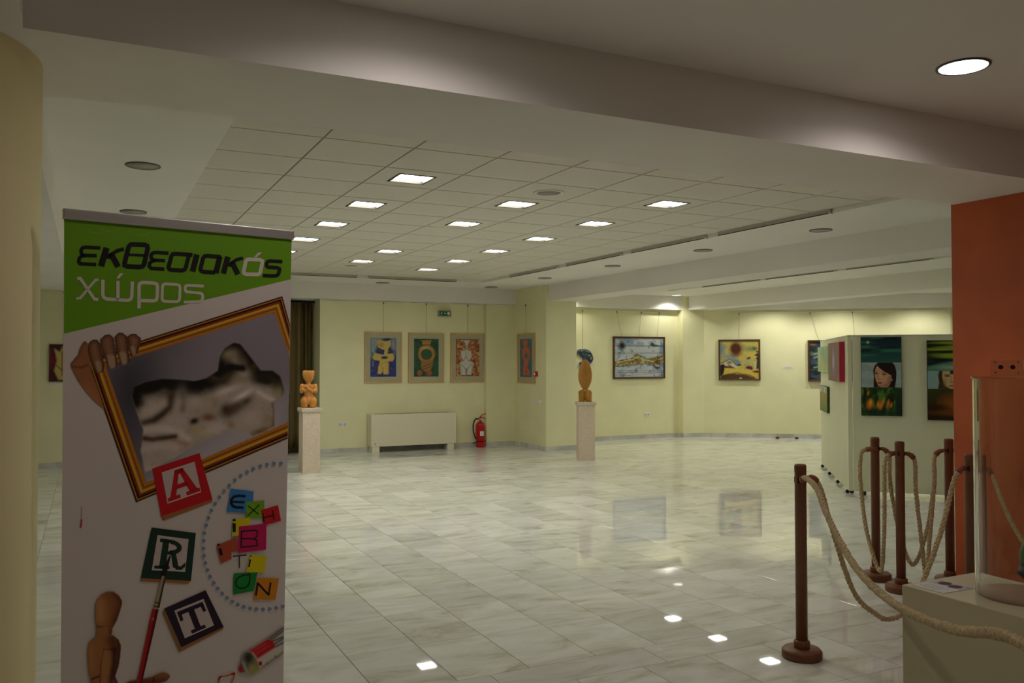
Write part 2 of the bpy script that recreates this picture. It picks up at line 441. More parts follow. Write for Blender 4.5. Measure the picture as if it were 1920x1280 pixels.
def downlight(lit=None, R=.115, watts=0, col=(1, 1, 1), cone=2.45):
    t = thing('downlight', 'x', 'ceiling light')
    MB().lathe([(R, 0), (R, -.006), (R-.006, -.009), (R-.012, -.007), (R-.014, .0), (R-.014, .02)][::-1], M_TRIM, 40).build('trim_ring', t)
    MB().lathe([(.0005, 0), (R-.013, 0), (R-.013, .006), (.0005, .006)], lit or M_LENS, 40, c=(0, 0, -.006)).build('lens', t)
    if watts:
        ld = D.lights.new('lamp', 'SPOT'); ld.energy = watts; ld.color = col; ld.spot_size = cone; ld.spot_blend = .5; ld.shadow_soft_size = .03
        lo = D.objects.new('lamp', ld); COL.objects.link(lo); lo.parent = t; lo.location = (0, 0, -.02)
    return t
offp = downlight(None)
offl = [((.325, 6.394), 'unlit round downlight in the plaster strip above the banner, nearer the entrance'), ((.351, 8.4), 'unlit round downlight just above the green banner top'),
        ((6.78, 6.466), 'unlit round downlight by the long beam, nearest the orange wall'), ((6.72, 8.28), 'unlit round downlight by the long beam, second from the orange wall'),
        ((6.66, 10.2), 'unlit round downlight by the long beam, third from the orange wall'), ((6.64, 12.18), 'unlit round downlight by the long beam, farthest from the orange wall'),
        ((4.517, 14.1), 'unlit round downlight above the framed blue picture on the back wall'), ((6.562, 14.07), 'unlit round downlight above the corner with the fire extinguisher')]
for i, (p, l) in enumerate(offl):
    t = offp if i == 0 else copy_tree(offp)
    t.location = (*p, ZB); t['label'] = l; t['group'] = 'unlit round downlights'
litb = downlight(M_EMB, .11, 11, (1, .99, .9), 2.5)
litl = [((10.75, 14.1), 'lit downlight in the bay corner above the blue landscape painting'), ((8.25, 14.1), 'lit downlight hidden behind the wall pier'),
        ((12.25, 12.80), 'lit downlight above the sun painting'), ((13.23, 12.02), 'lit downlight above the slanted wall, middle'), ((14.43, 11.08), 'lit downlight above the slanted wall, right end')]
for i, (p, l) in enumerate(litl):
    t = litb if i == 0 else copy_tree(litb)
    t.location = (*p, ZB); t['label'] = l; t['group'] = 'lit bay downlights'
    if i == 2:
        weak = [c for c in t.children if c.type == 'LIGHT'][0].data.copy(); weak.energy = 22
    if i >= 2: [c for c in t.children if c.type == 'LIGHT'][0].data = weak
lobp = downlight(M_EML, .115, 6, (1, .88, .86), 2.82)
for i, (p, l) in enumerate([((3.6, 2.571), 'large lit round downlight in the lobby ceiling by the orange wall'), ((1.1, 2.571), 'lit round lobby downlight above the beam, left of the first'),
                            ((3.6, -.6), 'lit round lobby downlight behind the viewer, right'), ((1.1, -.6), 'lit round lobby downlight behind the viewer, left')]):
    t = lobp if i == 0 else copy_tree(lobp)
    t.location = (*p, ZB); t['label'] = l; t['group'] = 'lobby downlights'
# ceiling speakers
def speaker(loc, l):
    t = thing('ceiling_speaker', l, 'speaker', loc, group='ceiling speakers')
    MB().lathe([(.13, 0), (.13, -.006), (.115, -.010), (.10, -.006), (.10, 0)][::-1], M_WPLAS, 40).build('rim', t)
    MB().lathe([(.001, -.005), (.10, -.004), (.10, .002), (.001, .002)], mat('speaker_grille', (150, 148, 140), .7), 36).build('grille', t)
speaker((CX(3.5), RY(1.5), ZT), 'round white speaker in a ceiling tile beside the middle row of lights')
speaker((CX(3.5), RY(11.4), ZT), 'faint round speaker in the tile ceiling near the back wall')
# linear slot rails
def slot_rail(loc, L, rz, l, grp):
    t = thing('slot_rail', l, 'ceiling rail', loc, rz, grp)
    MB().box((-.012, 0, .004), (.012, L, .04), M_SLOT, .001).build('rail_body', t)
    MB().box((-.016, .0, -.010), (.030, L, .004), M_WPLAS).build('lip', t)
    MB().box((-.0175, .015, -.007), (-.010, L-.015, .0015), M_DARKM).build('slot', t)
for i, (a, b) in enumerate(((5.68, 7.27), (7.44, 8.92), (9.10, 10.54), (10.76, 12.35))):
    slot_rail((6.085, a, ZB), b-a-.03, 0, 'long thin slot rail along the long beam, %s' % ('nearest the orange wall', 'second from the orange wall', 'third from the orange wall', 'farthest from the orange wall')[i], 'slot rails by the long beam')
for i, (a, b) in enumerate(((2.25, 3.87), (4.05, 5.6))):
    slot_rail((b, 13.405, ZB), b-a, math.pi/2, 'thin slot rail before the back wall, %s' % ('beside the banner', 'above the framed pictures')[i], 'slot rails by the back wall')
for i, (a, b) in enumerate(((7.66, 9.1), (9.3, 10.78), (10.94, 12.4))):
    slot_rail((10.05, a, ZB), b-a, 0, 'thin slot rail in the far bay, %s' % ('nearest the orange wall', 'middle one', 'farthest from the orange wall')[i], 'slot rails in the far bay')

# ================================================================== PAINTED SURFACES
class Canvas:
    """a painted sheet: colours on a fine grid of points, drawn with soft shapes. Coordinates are the sheet's own units."""
    def __init__(s, x0, y0, x1, y1, nx, base=(255, 255, 255), seed=1):
        ny = max(2, int(nx*(y1-y0)/(x1-x0)))
        s.nx, s.ny = nx+1, ny+1
        s.xs = np.linspace(x0, x1, nx+1); s.ys = np.linspace(y0, y1, ny+1)
        s.X, s.Y = np.meshgrid(s.xs, s.ys)
        s.C = np.ones((ny+1, nx+1, 3))*np.array(lin(base)); s.rng = np.random.RandomState(seed)
        s.mask = None; s.box = (x0, y0, x1, y1)
    def _mix(s, a, col):
        a = np.clip(a, 0, 1)[..., None]; s.C = s.C*(1-a)+np.array(lin(col))*a; return s
    def ell(s, cx, cy, rx, ry, col, soft=.15, rot=0, op=1.0):
        c, n = math.cos(rot), math.sin(rot); dx, dy = s.X-cx, s.Y-cy
        d = np.sqrt(((dx*c+dy*n)/rx)**2+((-dx*n+dy*c)/ry)**2)
        return s._mix(op*(1+soft-d)/(2*soft), col)
    def _sd(s, pts):
        pts = np.array(pts, float); n = len(pts); best = np.full(s.X.shape, 1e18); ins = np.zeros(s.X.shape, bool)
        for i in range(n):
            a, b = pts[i], pts[(i+1) % n]; e = b-a
            t = np.clip(((s.X-a[0])*e[0]+(s.Y-a[1])*e[1])/max(e@e, 1e-9), 0, 1)
            best = np.minimum(best, (s.X-a[0]-t*e[0])**2+(s.Y-a[1]-t*e[1])**2)
            cond = (a[1] > s.Y) != (b[1] > s.Y)
            with np.errstate(divide='ignore', invalid='ignore'):
                xi = a[0]+(s.Y-a[1])/(e[1] if e[1] else 1e-9)*e[0]
            ins ^= cond & (s.X < xi)
        d = np.sqrt(best); return np.where(ins, d, -d)
    def poly(s, pts, col, soft=2.0, op=1.0):
        return s._mix(op*(s._sd(pts)/soft+1)/2, col)
    def line(s, pts, w, col, soft=2.0, op=1.0):
        best = np.full(s.X.shape, 1e18)
        for a, b in zip(pts, pts[1:]):
            a = np.array(a, float); b = np.array(b, float); e = b-a
            t = np.clip(((s.X-a[0])*e[0]+(s.Y-a[1])*e[1])/max(e@e, 1e-9), 0, 1)
            best = np.minimum(best, (s.X-a[0]-t*e[0])**2+(s.Y-a[1]-t*e[1])**2)
        return s._mix(op*((w/2-np.sqrt(best))/soft+1)/2, col)
    def noise(s, sx, sy=None, oct_=3):
        sy = sy or sx; out = np.zeros(s.X.shape); amp = 1; tot = 0
        x0, y0, x1, y1 = s.box
        for k in range(oct_):
            gx, gy = int((x1-x0)/sx)+3, int((y1-y0)/sy)+3
            g = s.rng.rand(gy, gx); fx = (s.X-x0)/sx; fy = (s.Y-y0)/sy
            ix, iy = fx.astype(int), fy.astype(int); u = fx-ix; v = fy-iy; u = u*u*(3-2*u); v = v*v*(3-2*v)
            out += amp*((g[iy, ix]*(1-u)+g[iy, ix+1]*u)*(1-v)+(g[iy+1, ix]*(1-u)+g[iy+1, ix+1]*u)*v)
            tot += amp; amp *= .5; sx /= 2; sy /= 2
        return out/tot
    def mottle(s, col, sx, sy=None, lo=.45, hi=.65, op=1.0, area=None):
        a = np.clip((s.noise(sx, sy)-lo)/(hi-lo), 0, 1)*op
        if area is not None: a = a*np.clip(s._sd(area)/4+.5, 0, 1)
        return s._mix(a, col)
    def grad(s, y0, y1, c0, c1, area=None):
        t = np.clip((s.Y-y0)/(y1-y0), 0, 1)[..., None]
        g = np.array(lin(c0))*(1-t)+np.array(lin(c1))*t
        a = ((s.Y >= y0) & (s.Y <= y1)).astype(float)
        if area is not None: a = np.clip(s._sd(area)/2+.5, 0, 1)
        a = a[..., None]; s.C = s.C*(1-a)+g*a; return s
    def tone(s, k, sat):
        g = s.C.mean(-1, keepdims=True); s.C = np.clip((g+(s.C-g)*sat)*k, 0, 1); return s
    def keep(s, sd): s.mask = sd if s.mask is None else np.maximum(s.mask, sd); return s
    def grain(s, k=.08, sx=6):
        s.C = np.clip(s.C*(1+k*2*(s.noise(sx, sx, 2)[..., None]-.5)), 0, 1); return s

def grid_mesh(name, P, C, m, mask=None):
    """P (ny,nx,3) positions, C colours"""
    ny, nx, _ = P.shape
    idx = np.arange(ny*nx).reshape(ny, nx)
    q = np.stack([idx[1:, :-1], idx[1:, 1:], idx[:-1, 1:], idx[:-1, :-1]], -1).reshape(-1, 4)
    if mask is not None:
        mk = (mask > 0)
        keep = (mk[1:, :-1].astype(int)+mk[1:, 1:]+mk[:-1, 1:]+mk[:-1, :-1]).reshape(-1) >= 2
        q = q[keep]; used = np.unique(q); rem = np.full(ny*nx, -1); rem[used] = np.arange(len(used)); q = rem[q]
        P = P.reshape(-1, 3)[used]; C = C.reshape(-1, 3)[used]
    else: P = P.reshape(-1, 3); C = C.reshape(-1, 3)
    me = D.meshes.new(name)
    me.vertices.add(len(P)); me.vertices.foreach_set('co', P.astype(np.float32).ravel())
    me.loops.add(len(q)*4); me.loops.foreach_set('vertex_index', q.astype(np.int32).ravel())
    me.polygons.add(len(q)); me.polygons.foreach_set('loop_start', np.arange(0, len(q)*4, 4, dtype=np.int32))
    me.update(calc_edges=True)
    at = me.color_attributes.new('ink', 'FLOAT_COLOR', 'POINT')
    at.data.foreach_set('color', np.concatenate([C, np.ones((len(C), 1))], 1).astype(np.float32).ravel())
    me.materials.append(m); me.validate(); return me

def canvas_obj(cv, name, w, h, z_off, parent, m=None, x_off=0.0, y_off=0.0):
    """sheet in the local xz plane facing -y, centred"""
    x0, y0, x1, y1 = cv.box
    px = ((cv.X-x0)/(x1-x0)-.5)*w+x_off; pz = (.5-(cv.Y-y0)/(y1-y0))*h+y_off
    P = np.stack([px, np.full(px.shape, z_off), pz], -1)
    return inst(name, grid_mesh(name, P, cv.C, m or M_PAINT, cv.mask), (0, 0, 0), parent)

def frame_bars(w, h, fw, depth, m, parent, y0=0.0):
    """mitred frame of four bars, front at y0-depth"""
    for k in range(4):
        mb = MB(); i = mb._mi(m)
        W, H = (w/2, h/2); a, b = W-fw, H-fw
        o = [(-W, -H), (W, -H), (W, H), (-W, H)]; n_ = [(-a, -b), (a, -b), (a, b), (-a, b)]
        j = (k+1) % 4
        quad = [o[k], o[j], n_[j], n_[k]]
        fr = [mb.bm.verts.new((x, y0-depth*(1 if q < 2 else .8), z)) for q, (x, z) in enumerate(quad)]
        bk = [mb.bm.verts.new((x, y0, z)) for x, z in quad]
        fs = [mb.bm.faces.new(fr), mb.bm.faces.new(bk[::-1])]+[mb.bm.faces.new((fr[q], bk[q], bk[(q+1) % 4], fr[(q+1) % 4])) for q in range(4)]
        bmesh.ops.recalc_face_normals(mb.bm, faces=fs)
        mb.build('frame_bar', parent)

def wire(parent, x0, z0, x1, z1, y0, y1):
    MB().tube([(x0, y0, z0), (x1, y1, z1)], .0020, M_WIRE, 5).build('hanging_wire', parent)
    MB().box((x1-.008, y1-.010, z1-.035), (x1+.008, y1+.004, z1+.004), M_WIRE, .002).build('wire_hook', parent)

def picture(name, label, cat, center, rz, w, h, fm, fw, cv, group=None, mount=None, wires=(), depth=.03, canvas_wh=None, railz=2.64):
    t = thing(name, label, cat, center, rz, group)
    MB().box((-w/2+.002, -.014, -h/2+.002), (w/2-.002, -.002, h/2-.002), M_DKWOOD).build('backing', t)
    if fw: frame_bars(w, h, fw, depth, fm, t)
    if mount:
        MB().box((-w/2+fw*.7, -.0165, -h/2+fw*.7), (w/2-fw*.7, -.0145, h/2-fw*.7), mount).build('mount_board', t)
    cw, ch = canvas_wh or (w-2*fw*.9, h-2*fw*.9)
    canvas_obj(cv, 'painting_sheet', cw, ch, -.0185, t)
    for (dx0, dx1) in wires:
        wire(t, dx0, h/2-.01, dx1, railz-center[2], -.012, -.022)
    return t

# ---- three framed pictures on the back wall + one on the pier
def pic_blue():
    c = Canvas(262, 172, 505, 527, 90, (44, 62, 150), 3)
    c.mottle((30, 40, 105), 40, lo=.45, hi=.7, op=.7)
    c.poly([(262, 172), (380, 172), (330, 230), (300, 310), (262, 330)], (150, 172, 172), 14)
    c.poly([(455, 172), (505, 172), (505, 290), (470, 285), (450, 240)], (150, 165, 175), 12, .8)
    c.poly([(262, 300), (300, 300), (290, 370), (262, 380)], (70, 130, 150), 10, .7)
    Yw, Or = (232, 196, 62), (206, 140, 44)
    c.poly([(322, 218), (345, 188), (400, 202), (455, 190), (450, 242), (425, 278), (375, 278), (335, 258)], Yw, 3)
    c.ell(362, 235, 24, 24, (214, 150, 60), .6)
    c.poly([(396, 270), (430, 262), (420, 325), (388, 325)], Yw, 3)
    c.poly([(284, 338), (300, 306), (380, 325), (410, 316), (472, 312), (490, 345), (475, 382), (420, 388), (360, 382), (296, 372)], Yw, 3)
    for y in (322, 338, 352): c.line([(292, y), (325, y+5)], 3, Or, 3)
    c.ell(393, 351, 34, 13, (40, 60, 130), .1)
    c.poly([(352, 380), (428, 384), (436, 425), (434, 502), (388, 506), (378, 478), (360, 502), (330, 500), (336, 440)], Yw, 3)
    c.line([(352, 420), (420, 385)], 5, Or, 5); c.line([(378, 440), (380, 480)], 5, (150, 100, 40), 4); c.line([(430, 400), (432, 500)], 8, Or, 6)
    return c.mottle((250, 225, 110), 25, lo=.6, hi=.8, op=.25).grain(.15, 8)
def pic_ring():
    c = Canvas(667, 178, 897, 524, 90, (46, 104, 72), 4); c.mottle((30, 70, 48), 40, lo=.45, hi=.7, op=.7)
    G, Dk = (196, 142, 48), (112, 74, 26)
    c.poly([(735, 192), (828, 188), (820, 232), (745, 232)], G, 5); c.line([(740, 200), (740, 232)], 8, Dk, 6)
    c.ell(786, 318, 84, 86, (90, 66, 28), .06); c.ell(785, 317, 79, 82, G, .06); c.ell(770, 270, 40, 22, (226, 176, 70), .5)
    c.ell(783, 320, 53, 50, Dk, .08); c.ell(783, 318, 46, 44, (48, 108, 76), .06)
    c.poly([(735, 375), (845, 375), (838, 440), (812, 478), (760, 478), (732, 440)], (178, 126, 44), 5)
    for a in ((735, 440, 835, 400), (745, 465, 838, 425)): c.line([(a[0], a[1]), (a[2], a[3])], 5, Dk, 5)
    c.ell(720, 490, 26, 28, (176, 100, 44), .12); c.ell(808, 492, 28, 28, (176, 104, 46), .12); c.line([(764, 478), (764, 520)], 6, Dk, 5)
    return c.grain(.2, 8)
def pic_white():
    c = Canvas(1056, 180, 1280, 520, 90, (196, 110, 36), 5); c.mottle((232, 190, 110), 18, lo=.5, hi=.65, op=.8); c.mottle((140, 60, 16), 22, lo=.5, hi=.68, op=.8)
    Wt, Gy = (222, 220, 208), (120, 110, 92)
    c.line([(1056, 184), (1280, 184)], 6, (170, 80, 24), 3); c.line([(1060, 184), (1060, 518)], 6, (170, 80, 24), 3)
    c.poly([(1124, 190), (1192, 190), (1162, 255), (1154, 255)], Wt, 3); c.poly([(1146, 250), (1170, 250), (1172, 292), (1142, 292)], (190, 180, 160), 3)
    c.poly([(1104, 292), (1150, 280), (1200, 290), (1206, 345), (1182, 385), (1130, 385), (1104, 345)], Wt, 3)
    c.poly([(1120, 380), (1190, 380), (1225, 400), (1205, 508), (1100, 508), (1090, 400)], Wt, 3)
    for pts in ([(1152, 292), (1152, 340), (1128, 380), (1108, 350)], [(1152, 340), (1178, 382), (1202, 350)], [(1096, 402), (1154, 462), (1212, 402)], [(1154, 462), (1154, 508)], [(1100, 420), (1106, 505)], [(1212, 420), (1204, 505)], [(1128, 195), (1156, 250), (1188, 195)]):
        c.line(pts, 4, Gy, 3)
    c.poly([(1142, 452), (1166, 452), (1160, 508), (1148, 508)], (140, 132, 116), 5, .8)
    return c.grain(.12, 8)
def pic_orange():
    c = Canvas(287, 362, 376, 635, 60, (62, 118, 130), 6); c.mottle((80, 90, 130), 30, lo=.5, hi=.7, op=.5)
    O = (222, 100, 52)
    c.poly([(305, 372), (345, 368), (342, 405), (330, 418), (312, 405)], O, 4); c.poly([(318, 405), (336, 405), (338, 430), (316, 430)], O, 4)
    c.poly([(304, 428), (352, 424), (362, 450), (352, 520), (340, 560), (362, 600), (358, 622), (310, 622), (312, 560), (318, 520), (300, 480)], O, 5)
    c.ell(334, 482, 11, 24, (70, 118, 128), .15); c.line([(334, 565), (336, 622)], 4, (150, 60, 40), 4); c.mottle((240, 130, 70), 16, lo=.6, hi=.8, op=.3)
    return c.grain(.15, 8)
fr_data = [((4.688, 2.107, 1.21), pic_blue, 'framed picture of a yellow figure on blue, leftmost of three'), ((5.499, 2.105, 1.204), pic_ring, 'framed picture of a golden ring figure on green'),
           ((6.318, 2.11, 1.203), pic_white, 'framed picture of a white nude outline on orange')]
for (x, za, zb), fn, l in fr_data:
    picture('framed_picture', l, 'picture', (x, 14.598, (za+zb)/2), 0, .69, za-zb, M_WOODF, .028, fn().tone(.8, .8), 'pale framed pictures', M_MATB, [(0, 0)], .028, (.475, .685))
picture('framed_picture', 'framed picture of an orange figure on teal, on the shaded pier', 'picture', (7.248, 13.99, 1.648), -math.pi/2, .69, .91, M_WOODF, .028, pic_orange().tone(.85, .85), 'pale framed pictures', M_MATB, [(0, 0)], .028, (.475, .7))

# ---- painting with blue sky and golden hill in the bay
def pic_hill():
    c = Canvas(695, 112, 1482, 764, 150, (206, 214, 216), 8)
    c.mottle((110, 150, 190), 110, lo=.5, hi=.72, op=.85); c.mottle((70, 105, 160), 70, lo=.62, hi=.8, op=.7)
    for y in (236, 250): c.line([(695, y), (1482, y)], 5, (58, 62, 84), 3)
    for y in (358, 374): c.line([(695, y), (1482, y-8)], 4, (70, 74, 96), 3)
    for y in (652, 680): c.line([(695, y), (1482, y)], 6, (70, 80, 104), 3)
    c.line([(740, 745), (1482, 690)], 4, (80, 86, 100), 3)
    c.ell(815, 235, 52, 62, (60, 42, 32), .5); c.ell(815, 238, 26, 30, (40, 26, 20), .4); c.line([(815, 235), (818, 318)], 7, (60, 44, 40), 5)
    c.poly([(1262, 225), (1300, 180), (1350, 215), (1470, 240), (1350, 252), (1270, 255)], (40, 110, 96), 5); c.ell(1295, 212, 22, 22, (70, 66, 50), .3); c.ell(1272, 248, 18, 10, (220, 212, 180), .3)
    c.poly([(695, 590), (800, 590), (1000, 565), (1200, 545), (1300, 570), (1380, 640), (1420, 600), (1440, 540), (1400, 490), (1200, 540), (695, 550)], (58, 80, 140), 7)
    hill = [(695, 500), (820, 470), (960, 445), (1010, 390), (1060, 372), (1110, 400), (1160, 450), (1250, 450), (1330, 425), (1482, 385), (1482, 470), (1400, 590), (1340, 575), (1240, 540), (1100, 540), (900, 575), (695, 578)]
    c.poly(hill, (150, 128, 52), 5); c.mottle((226, 206, 120), 26, lo=.55, hi=.68, op=.8, area=hill); c.mottle((92, 74, 30), 30, lo=.56, hi=.7, op=.8, area=hill)
    c.line([(760, 515), (880, 485), (980, 470), (1060, 420), (1160, 470), (1310, 500), (1430, 460), (1475, 445)], 12, (240, 228, 170), 8)
    for x, y0, y1 in ((882, 400, 490), (1385, 380, 520)): c.line([(x, y0), (x, y1)], 6, (60, 60, 60), 4)
    c.ell(1375, 500, 45, 50, (70, 60, 30), .5, op=.7); c.ell(1385, 575, 34, 12, (226, 214, 150), .4); c.line([(1378, 590), (1378, 645)], 6, (60, 70, 110), 5)
    return c.grain(.12, 14)
picture('landscape_painting', 'wide painting of a golden hill under blue sky in dark frame', 'painting', (10.129, 14.548, 1.660), 0, 1.275, .862, M_DKWOOD, .035, pic_hill().tone(.82, .8), None, None, [(-.42, -.55), (.0, .05), (.45, .5)], .035, None, 2.6)
# ---- cloud shaped relief behind the dark statue
t = thing('cloud_relief', 'blue painted cloud-shaped wall relief behind the brown statue', 'wall relief', (8.82, 14.548, 1.62))
pts = [(85, 380), (80, 345), (100, 310), (140, 296), (230, 295), (300, 322), (345, 390), (358, 460), (330, 520), (300, 545), (250, 560), (205, 600), (165, 640), (130, 635), (104, 590), (108, 545), (130, 510), (165, 495), (170, 450), (130, 415)]
scx, scz = .1172/81.3, .1172/94.4
def smooth_loop(pts, n=6):
    out = []; N = len(pts)
    for i in range(N):
        p0, p1, p2, p3 = (np.array(pts[(i+k-1) % N], float) for k in range(4))
        for j in range(n):
            u = j/n; out.append(tuple(.5*((2*p1)+(-p0+p2)*u+(2*p0-5*p1+4*p2-p3)*u*u+(-p0+3*p1-3*p2+p3)*u**3)))
    return out
loop = smooth_loop(pts)
def plate(loop, y0, y1, m, name, parent, f=1.0, cx=219, cz=467):
    mb = MB(); mb.mats.append(m)
    a = [mb.bm.verts.new(((x-219)*scx, y0, -(y-467)*scz)) for x, y in loop]; b = [mb.bm.verts.new((v.co.x, y1, v.co.z)) for v in a]
    fs = [mb.bm.faces.new(a), mb.bm.faces.new(b[::-1])]+[mb.bm.faces.new((a[i], b[i], b[(i+1) % len(a)], a[(i+1) % len(a)])) for i in range(len(a))]
    bmesh.ops.recalc_face_normals(mb.bm, faces=fs); return mb.build(name, parent)
plate(loop, -.03, 0, mat('relief_white_edge', (206, 206, 196), .5), 'relief_plate', t)
c = Canvas(70, 285, 370, 650, 80, (48, 62, 84), 9); c.mottle((28, 34, 44), 30, lo=.45, hi=.62, op=.8); c.mottle((110, 140, 160), 22, lo=.58, hi=.7, op=.8); c.mottle((96, 104, 60), 40, lo=.55, hi=.7, op=.6)
c.line([(120, 330), (200, 310), (280, 340)], 6, (170, 190, 200), 5); c.ell(150, 570, 30, 45, (60, 84, 130), .4); c.line([(120, 540), (125, 600), (150, 625)], 8, (220, 220, 214), 5); c.ell(290, 400, 20, 14, (140, 150, 120), .4); c.ell(320, 440, 12, 16, (190, 130, 80), .4)
ins = smooth_loop([((x-219)*.93+219, (y-467)*.95+467) for x, y in pts]); c.mask = c._sd(ins)
px = (c.X-219)*scx; pz = -(c.Y-467)*scz
inst('relief_paint', grid_mesh('relief_paint', np.stack([px, np.full(px.shape, -.0315), pz], -1), c.C, M_PAINT, c.mask), (0, 0, 0), t)
wire(t, -.05, .2, -.05, .98, -.01, -.02)

# ---- slanted wall paintings
SA = Vector((11.62, 14.31)); SD = (Vector((15.4, 11.35))-SA).normalized(); SRZ = math.atan2(SD.y, SD.x); SN = Vector((SD.y, -SD.x))
def on_slant(x, off=.002):
    k = (x-SA.x)/SD.x; p = SA+SD*k+SN*off; return (p.x, p.y)
def pic_sun():
    c = Canvas(225, 215, 1100, 1075, 130, (206, 186, 70), 10)
    c.mottle((150, 160, 140), 120, lo=.5, hi=.7, op=.7); c.mottle((228, 196, 40), 110, lo=.52, hi=.7, op=.8)
    c.ell(280, 420, 70, 120, (120, 150, 160), .6, op=.8); c.ell(420, 560, 200, 60, (130, 155, 160), .7, op=.7); c.ell(900, 400, 140, 50, (120, 140, 90), .7, op=.8); c.ell(1000, 390, 50, 40, (70, 110, 70), .7)
    c.ell(590, 400, 150, 165, (150, 90, 30), .35, op=.85); c.ell(585, 390, 115, 125, (92, 40, 22), .25)
    c.poly([(480, 520), (700, 500), (640, 560), (540, 570)], (120, 70, 30), 25, .7)
    c.ell(600, 680, 110, 60, (110, 145, 160), .6, rot=.4); c.ell(655, 755, 50, 25, (40, 70, 70), .4)
    c.poly([(225, 730), (300, 700), (440, 615), (500, 660), (610, 780), (640, 830), (225, 830)], (214, 206, 176), 8); c.line([(240, 725), (330, 685), (435, 625), (490, 650), (600, 775)], 16, (40, 58, 66), 8)
    c.ell(440, 700, 60, 40, (150, 140, 60), .5); c.poly([(400, 740), (560, 820), (640, 860), (460, 850)], (120, 44, 26), 10)
    c.poly([(225, 760), (310, 730), (350, 800), (300, 960), (250, 1010), (225, 1010)], (48, 24, 18), 14); c.poly([(330, 770), (480, 800), (440, 830), (350, 830)], (110, 30, 22), 10)
    c.poly([(330, 830), (700, 830), (900, 880), (1090, 960), (1090, 1060), (900, 1000), (600, 930), (330, 950)], (226, 196, 50), 14)
    c.poly([(790, 820), (850, 780), (930, 785), (965, 830), (950, 870), (860, 850)], (112, 26, 22), 8); c.poly([(940, 900), (1090, 875), (1090, 930), (1010, 930)], (112, 26, 22), 8)
    c.poly([(225, 1075), (260, 990), (420, 950), (620, 960), (820, 980), (1000, 1050), (1060, 1075)], (96, 66, 26), 12); c.line([(450, 970), (600, 930), (720, 960), (880, 980), (1000, 1040)], 20, (122, 36, 22), 10)
    c.ell(870, 610, 50, 28, (50, 66, 66), .4, rot=-.6); c.ell(860, 650, 50, 24, (180, 180, 170), .5)
    c.poly([(1000, 540), (1050, 500), (1100, 490), (1100, 850), (1040, 840), (1060, 650)], (60, 56, 34), 14); c.line([(1018, 690), (1015, 830)], 18, (226, 220, 190), 10); c.ell(1065, 462, 26, 20, (110, 34, 26), .3); c.ell(1030, 575, 34, 16, (210, 200, 170), .4)
    c.ell(690, 1052, 32, 14, (236, 232, 220), .3)
    return c.grain(.12, 16)
x, y = on_slant(12.185)
picture('sun_painting', 'square painting of a brown sun over yellow hills in dark frame', 'painting', (x, y, 1.612), SRZ, .842, .854, M_DKWOOD, .03, pic_sun().tone(.85, .85), None, None, [(0, 0)], .05, None, 2.59)
def pic_swirl():
    c = Canvas(0, 0, 120, 86, 90, (34, 46, 48), 11); c.mottle((90, 110, 104), 30, 9, lo=.5, hi=.7, op=.8); c.mottle((130, 100, 60), 24, 7, lo=.58, hi=.72, op=.8); c.mottle((40, 70, 96), 30, 12, lo=.55, hi=.7, op=.7)
    for y in (22, 30, 52): c.line([(10, y+6), (30, y), (60, y+4)], 2, (170, 176, 160), 2)
    return c.grain(.2, 5)
x, y = on_slant(13.257+.45)
picture('dark_swirl_painting', 'dark teal swirling painting half hidden behind the white panel', 'painting', (x, y, 1.59), SRZ, 1.14, .853, M_DKWOOD, .035, pic_swirl(), None, None, [(-.35, -.52), (.35, .3)], .06, None, 2.59)
x, y = on_slant(12.945, .001)
t = thing('caption_card', 'small white caption card on the slanted wall right of the sun painting', 'caption card', (x, y, 1.452), SRZ)
MB().box((-.114, -.004, -.024), (.114, 0, .024), M_CARD).build('card', t)
for k, (a, b) in enumerate(((-.09, .09), (-.07, .06))):
    MB().box((a, -.0045, .006-k*.016), (b, -.004, .009-k*.016), mat('grey_ink', (120, 118, 116), .6)).build('printed_line', t)
# far left small picture
c = Canvas(0, 0, 46, 70, 46, (70, 24, 44), 12); c.mottle((130, 30, 40), 14, lo=.5, hi=.7, op=.8); c.ell(36, 62, 16, 14, (50, 34, 90), .5)
c.poly([(8, 8), (18, 14), (22, 4), (26, 14), (36, 8), (32, 30), (36, 50), (28, 68), (16, 68), (8, 50), (13, 30)], (196, 176, 96), 2); c.line([(22, 14), (22, 60)], 1.5, (90, 60, 40), 1); c.line([(12, 40), (22, 50), (32, 40)], 1.5, (90, 60, 40), 1)
picture('small_figure_painting', 'small red and purple painting of a pale figure left of the banner', 'painting', (-.345, 14.498, 1.57), 0, .36, .557, M_DKWOOD, .008, c, None, None, [(0, 0)], .03)
t = thing('caption_card', 'white caption card under the small red painting left of the banner', 'caption card', (-.40, 14.499, 1.25))
MB().box((-.12, -.004, -.018), (.1, 0, .018), M_CARD).build('card', t)

# ---- picture rails
def rail(a, b, rz, loc, l, g):
    o = MB().box((a, -.02, 0), (b, 0, .014), M_WPLAS, .003).build('picture_rail'); o.location = loc; o.rotation_euler = (0, 0, rz); tag(o, l, 'picture rail', g)
for (a, b), l in zip(((3.698, 4.217), (4.459, 4.982), (5.234, 5.751), (6.025, 6.521)), ('left of the framed pictures', 'above the yellow figure picture', 'above the ring picture', 'above the nude outline picture')):
    rail(a, b, 0, (0, 14.6, 2.637), 'thin white picture rail on the back wall, '+l, 'back wall rails')
rail(6.70, 7.2, 0, (0, 14.5, 2.637), 'thin white picture rail on the narrow wall strip beside the pier', 'back wall rails')
rail(-.25, .25, -math.pi/2, (7.25, 13.9, 2.637), 'thin white picture rail on the pier above the orange figure picture', 'back wall rails')
rail(8.82, 10.85, 0, (0, 14.55, 2.598), 'long white picture rail above the golden hill painting', 'bay rails')
